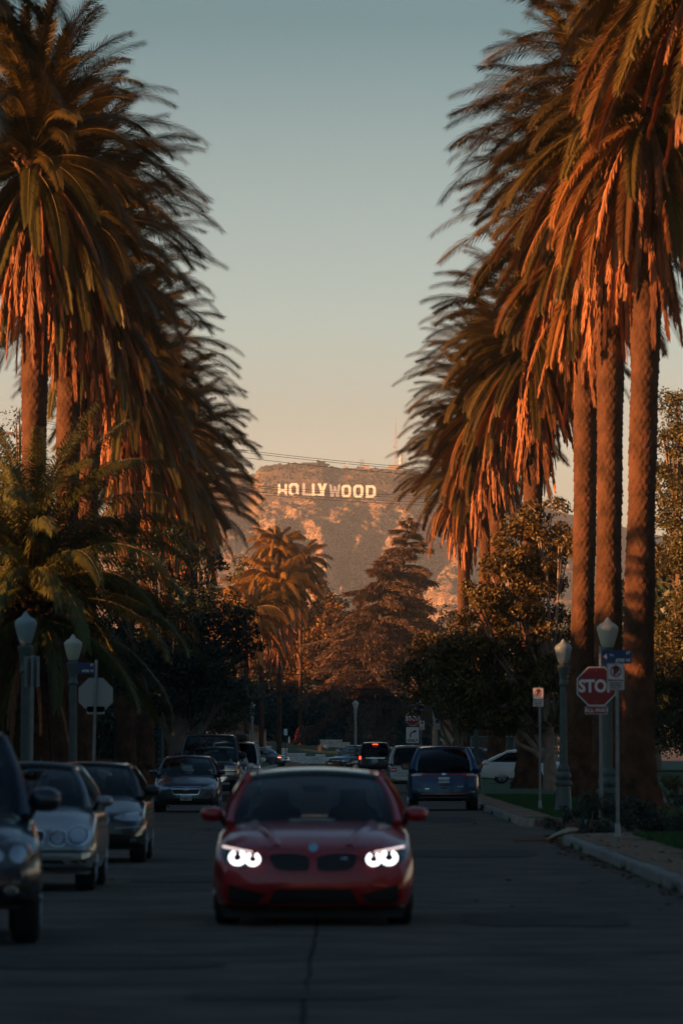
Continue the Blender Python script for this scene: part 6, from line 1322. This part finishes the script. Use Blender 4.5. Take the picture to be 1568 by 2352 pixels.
# right side, seen from behind
EDG = dict(L=4.78, W=1.93, H=1.72, wr=.375, paint=P_BLUE, zb=.26, rf=.6, rr=.55, kr=.10, bowr=.12, foh=.9, roh=1.0, ww=.26, clad=1, crown=.02, shdrop=.05, top=[(0, .80), (.03, .92), (.24, 1.06), (.30, 1.12), (.93, 1.13), (.985, 1.10), (1, 1.05)], tail=[(.25, .05), (.45, 0), (.75, .03), (.95, .10), (1.15, .16)], nose=[(.3, .05), (.5, 0), (.9, .15)],
 green=dict(cowl=1.35, roof0=2.05, roof1=4.15, base=4.62, zc=1.10, zb=1.10, wc=.88, wt=.70, wtr=.94, bul=.16, cp=.10, pillars=(.36, .68)), glass=M_GLASSD, mir=(.10, .17, .22, .38), mirm=M_BLACK, parts=[
 ('tail_light', 'rear', [(.95, 1.06), (.60, 1.06), (.50, 1.00), (.60, .955), (.93, .945)], M_LAMPIN, dict(both=True, off=.012, th=.03, step=.04, smooth_it=1, sub=[('red_lens', [(.62, 1.00), (.50, 1.02), (.44, .985), (.56, .94), (.68, .93), (.92, .93), (.92, .95), (.62, .96)], M_RED, dict(off=.018, th=.02, step=.05))])),
 ('light_bar', 'rear', [(-.52, 1.015), (.52, 1.015), (.52, .985), (-.52, .985)], M_RED, dict(off=.012, th=.02)), ('emblem', 'rear', ell(0, 1.0, .07, .028), M_CHROME, dict(off=.024, th=.02)),
 ('plate_recess', 'rear', [(-.30, .93), (.30, .93), (.22, .74), (-.22, .74)], cpaint('recess_shade_blue', (.002, .026, .075), .3), dict(off=.004, th=.02, smooth_it=1)), platep('rear', .84, '8DZK180'),  # recess shade put into a darker copy of the body blue
 ('tailgate_seam', 'rear', [(-.68, .93), (-.66, .93), (-.60, .55), (-.52, .50), (.52, .50), (.60, .55), (.66, .93), (.68, .93), (.615, .54), (.53, .485), (-.53, .485), (-.615, .54)], M_BLACK, dict(off=.002, th=.006)),
 ('red_reflector_strip', 'rear', rect(0, .46, 1.2, .022), M_RED, dict(off=.012, th=.02)), ('lower_cladding', 'rear', [(-.93, .48), (-.70, .50), (-.62, .44), (.62, .44), (.70, .50), (.93, .48), (.93, .30), (-.93, .30)], M_BLACK, dict(off=.02, th=.04, step=.08)),
 ('skid_trim', 'rear', [(-.66, .37), (.66, .37), (.72, .33), (.70, .315), (.64, .352), (-.64, .352), (-.70, .315), (-.72, .33)], M_METAL, dict(off=.034, th=.02)), ('tailpipe', 'rear', ell(.55, .31, .06, .045), M_RIMD, dict(both=True, off=.05, th=.08, ring=.015)),
 ('badge', 'rear', rect(.46, .60, .12, .02), M_CHROME, dict(off=.008, th=.01)), ('badge', 'rear', rect(-.45, .66, .16, .018), M_LAMPIN, dict(off=.008, th=.01)), ('release_recess', 'rear', ell(0, .69, .14, .022), M_BLACK, dict(off=.006, th=.01)), ('bumper_highlight', 'rear', [(.70, .66), (.90, .58), (.90, .56), (.72, .62)], P_BLUE, dict(both=True, off=.03, th=.04))])
RLAB = 'cars parked along the right kerb'
t, _ = car('blue_suv', 'bright blue SUV seen from behind, parked at the right kerb', 'car', px(1017.5, 83.5), pd(83.5)+1.4, math.pi, EDG, RLAB)
mb = MB(); mb.prism([(-.03, 0), (.03, 0), (.01, .06), (-.01, .06)], -.08, .08); mb.build('roof_antenna', P_BLUE, t, False, (0, 1.55, 1.74))
X5 = dict(L=4.75, W=1.90, H=1.80, wr=.38, paint=P_X5, zb=.34, rf=.6, rr=.5, kr=.10, bowr=.10, foh=.86, roh=.95, clad=1, crown=.02, shdrop=.05, top=[(0, .85), (.03, .97), (.24, 1.08), (.30, 1.14), (.95, 1.14), (.985, 1.12), (1, 1.06)], tail=[(.3, .04), (.5, 0), (.8, .03), (1.15, .12)], nose=[(.3, .05), (.5, 0), (.9, .15)],
 green=dict(cowl=1.4, roof0=2.05, roof1=4.3, base=4.62, zc=1.13, wc=.88, wt=.74, wtr=.96, bul=.14, cp=.08, pillars=(.36, .66)), glass=M_GLASSD, mir=(.10, .17, .22, .38), mirm=M_BLACK, parts=[
 ('tail_light', 'rear', [(.94, 1.0), (.60, .96), (.62, .82), (.93, .80)], M_RED, dict(both=True, off=.012, th=.03, sub=[('clear_lens', [(.80, .93), (.64, .91), (.65, .87), (.80, .88)], M_LAMPIN, dict(off=.02, th=.01))])),
 ('lower_cladding', 'rear', [(-.93, .48), (.93, .48), (.93, .36), (-.93, .36)], M_BLACK, dict(off=.02, th=.04)), ('bumper_strip', 'rear', rect(0, .66, 1.84, .03), M_METAL, dict(off=.014, th=.02)), ('tailgate_seam', 'rear', rect(0, .76, 1.25, .012), M_BLACK, dict(off=.002, th=.006)), platep('rear', .90, '5XGF642', off=.012), ('reflector', 'rear', rect(.75, .54, .18, .03), M_RED, dict(both=True, off=.016, th=.02))])
t, _ = car('silver_suv', 'champagne silver SUV with a red tail lamp parked just ahead of the blue SUV', 'car', px(890, 59)+.95, pd(59)+1.4, math.pi, X5, RLAB); rails(t, X5)
ESC = dict(L=4.5, W=1.84, H=1.77, wr=.36, paint=P_BLK, zb=.34, rf=.5, rr=.35, kr=.07, bowr=.06, foh=.86, roh=.95, clad=1, crown=.02, shdrop=.05, top=[(0, .90), (.03, 1.0), (.26, 1.06), (.30, 1.10), (.96, 1.10), (1, 1.05)], tail=[(.3, .03), (.5, 0), (.8, .03), (1.1, .06)],
 green=dict(cowl=1.35, roof0=1.95, roof1=4.2, base=4.42, zc=1.08, wc=.90, wt=.76, wtr=.97, bul=.10, cp=.07, pillars=(.36, .66)), glass=M_GLASSD, mir=(.12, .17, .22, .38), mirm=M_BLACK, parts=[
 ('tail_light', 'rear', [(.90, 1.04), (.76, 1.04), (.76, .74), (.90, .74)], M_RED, dict(both=True, off=.012, th=.03)), ('brake_lamp', 'rear', rect(-.82, .98, .10, .13), M_BRK, dict(off=.07, th=.04)), ('chrome_strip', 'rear', rect(0, .955, 1.05, .07), M_CHROME, dict(off=.02, th=.03)), platep('rear', .80, '6YDZ301'), ('bumper', 'rear', [(-.9, .62), (.9, .62), (.9, .42), (-.9, .42)], M_BLACK, dict(off=.05, th=.06))])
ESC['parts'][1] = ('brake_lamp', 'rear', rect(.83, .97, .12, .15), M_BRK, dict(off=.05, th=.03))
t, _ = car('black_suv', 'black SUV from behind with its brake lights lit, stopped at the far STOP sign', 'car', px(861, 42), pd(42)+1.2, math.pi, ESC)
mb = MB(); mb.box((0, 2.17, 1.70), (.30, .04, .045)); mb.build('high_brake_light', M_BRK, t); rails(t, ESC)
BM = dict(L=4.62, W=1.81, H=1.44, wr=.325, paint=P_WHT, zb=.20, rf=.7, kf=.16, bow=.15, foh=.78, roh=1.02, spokes=5, top=[(0, .62), (.02, .70), (.07, .77), (.26, .93), (.30, .95), (.8, 1.0), (.96, 1.0), (1, .8)], nose=[(.2, .06), (.4, 0), (.6, .02), (.75, .10), (.85, .25)], tail=[(.3, .03), (.6, 0), (.95, .10)],
 green=dict(cowl=1.5, roof0=2.2, roof1=3.35, base=4.2, zc=.96, zb=1.0, wc=.86, wt=.66, bul=.18, cp=.06, pillars=(.42, .80)), glass=M_GLASSD, mirm=P_WHT, parts=[('headlight', 'front', [(.42, .62), (.46, .68), (.84, .72), (.88, .62), (.5, .58)], M_HLC, dict(both=True, off=.008, th=.03)), ('tail_light', 'rear', [(.88, .90), (.50, .90), (.50, .78), (.88, .76)], M_RED, dict(both=True, off=.01, th=.03)), platep('rear', .68, '7BVK954')])
car('white_sedan', 'white sedan seen from its side, parked across behind the palm trunk', 'car', px(1098, 52)+2.3, pd(52), R(90), dict(BM, z=.14))
car('dark_sedan', 'dark sedan roof just showing behind the white sedan and the green lamp post', 'car', px(1086, 47)+.4, pd(47)+2, R(80), dict(BM, paint=P_BLK, mirm=P_BLK, z=.14))
car('silver_sedan', 'silver sedan tail glimpsed between the left palm trunks in the garden drive', 'car', px(262, 58)-2.36, pd(58), R(90), dict(BM, paint=P_SILV, mirm=P_SILV, z=.14))
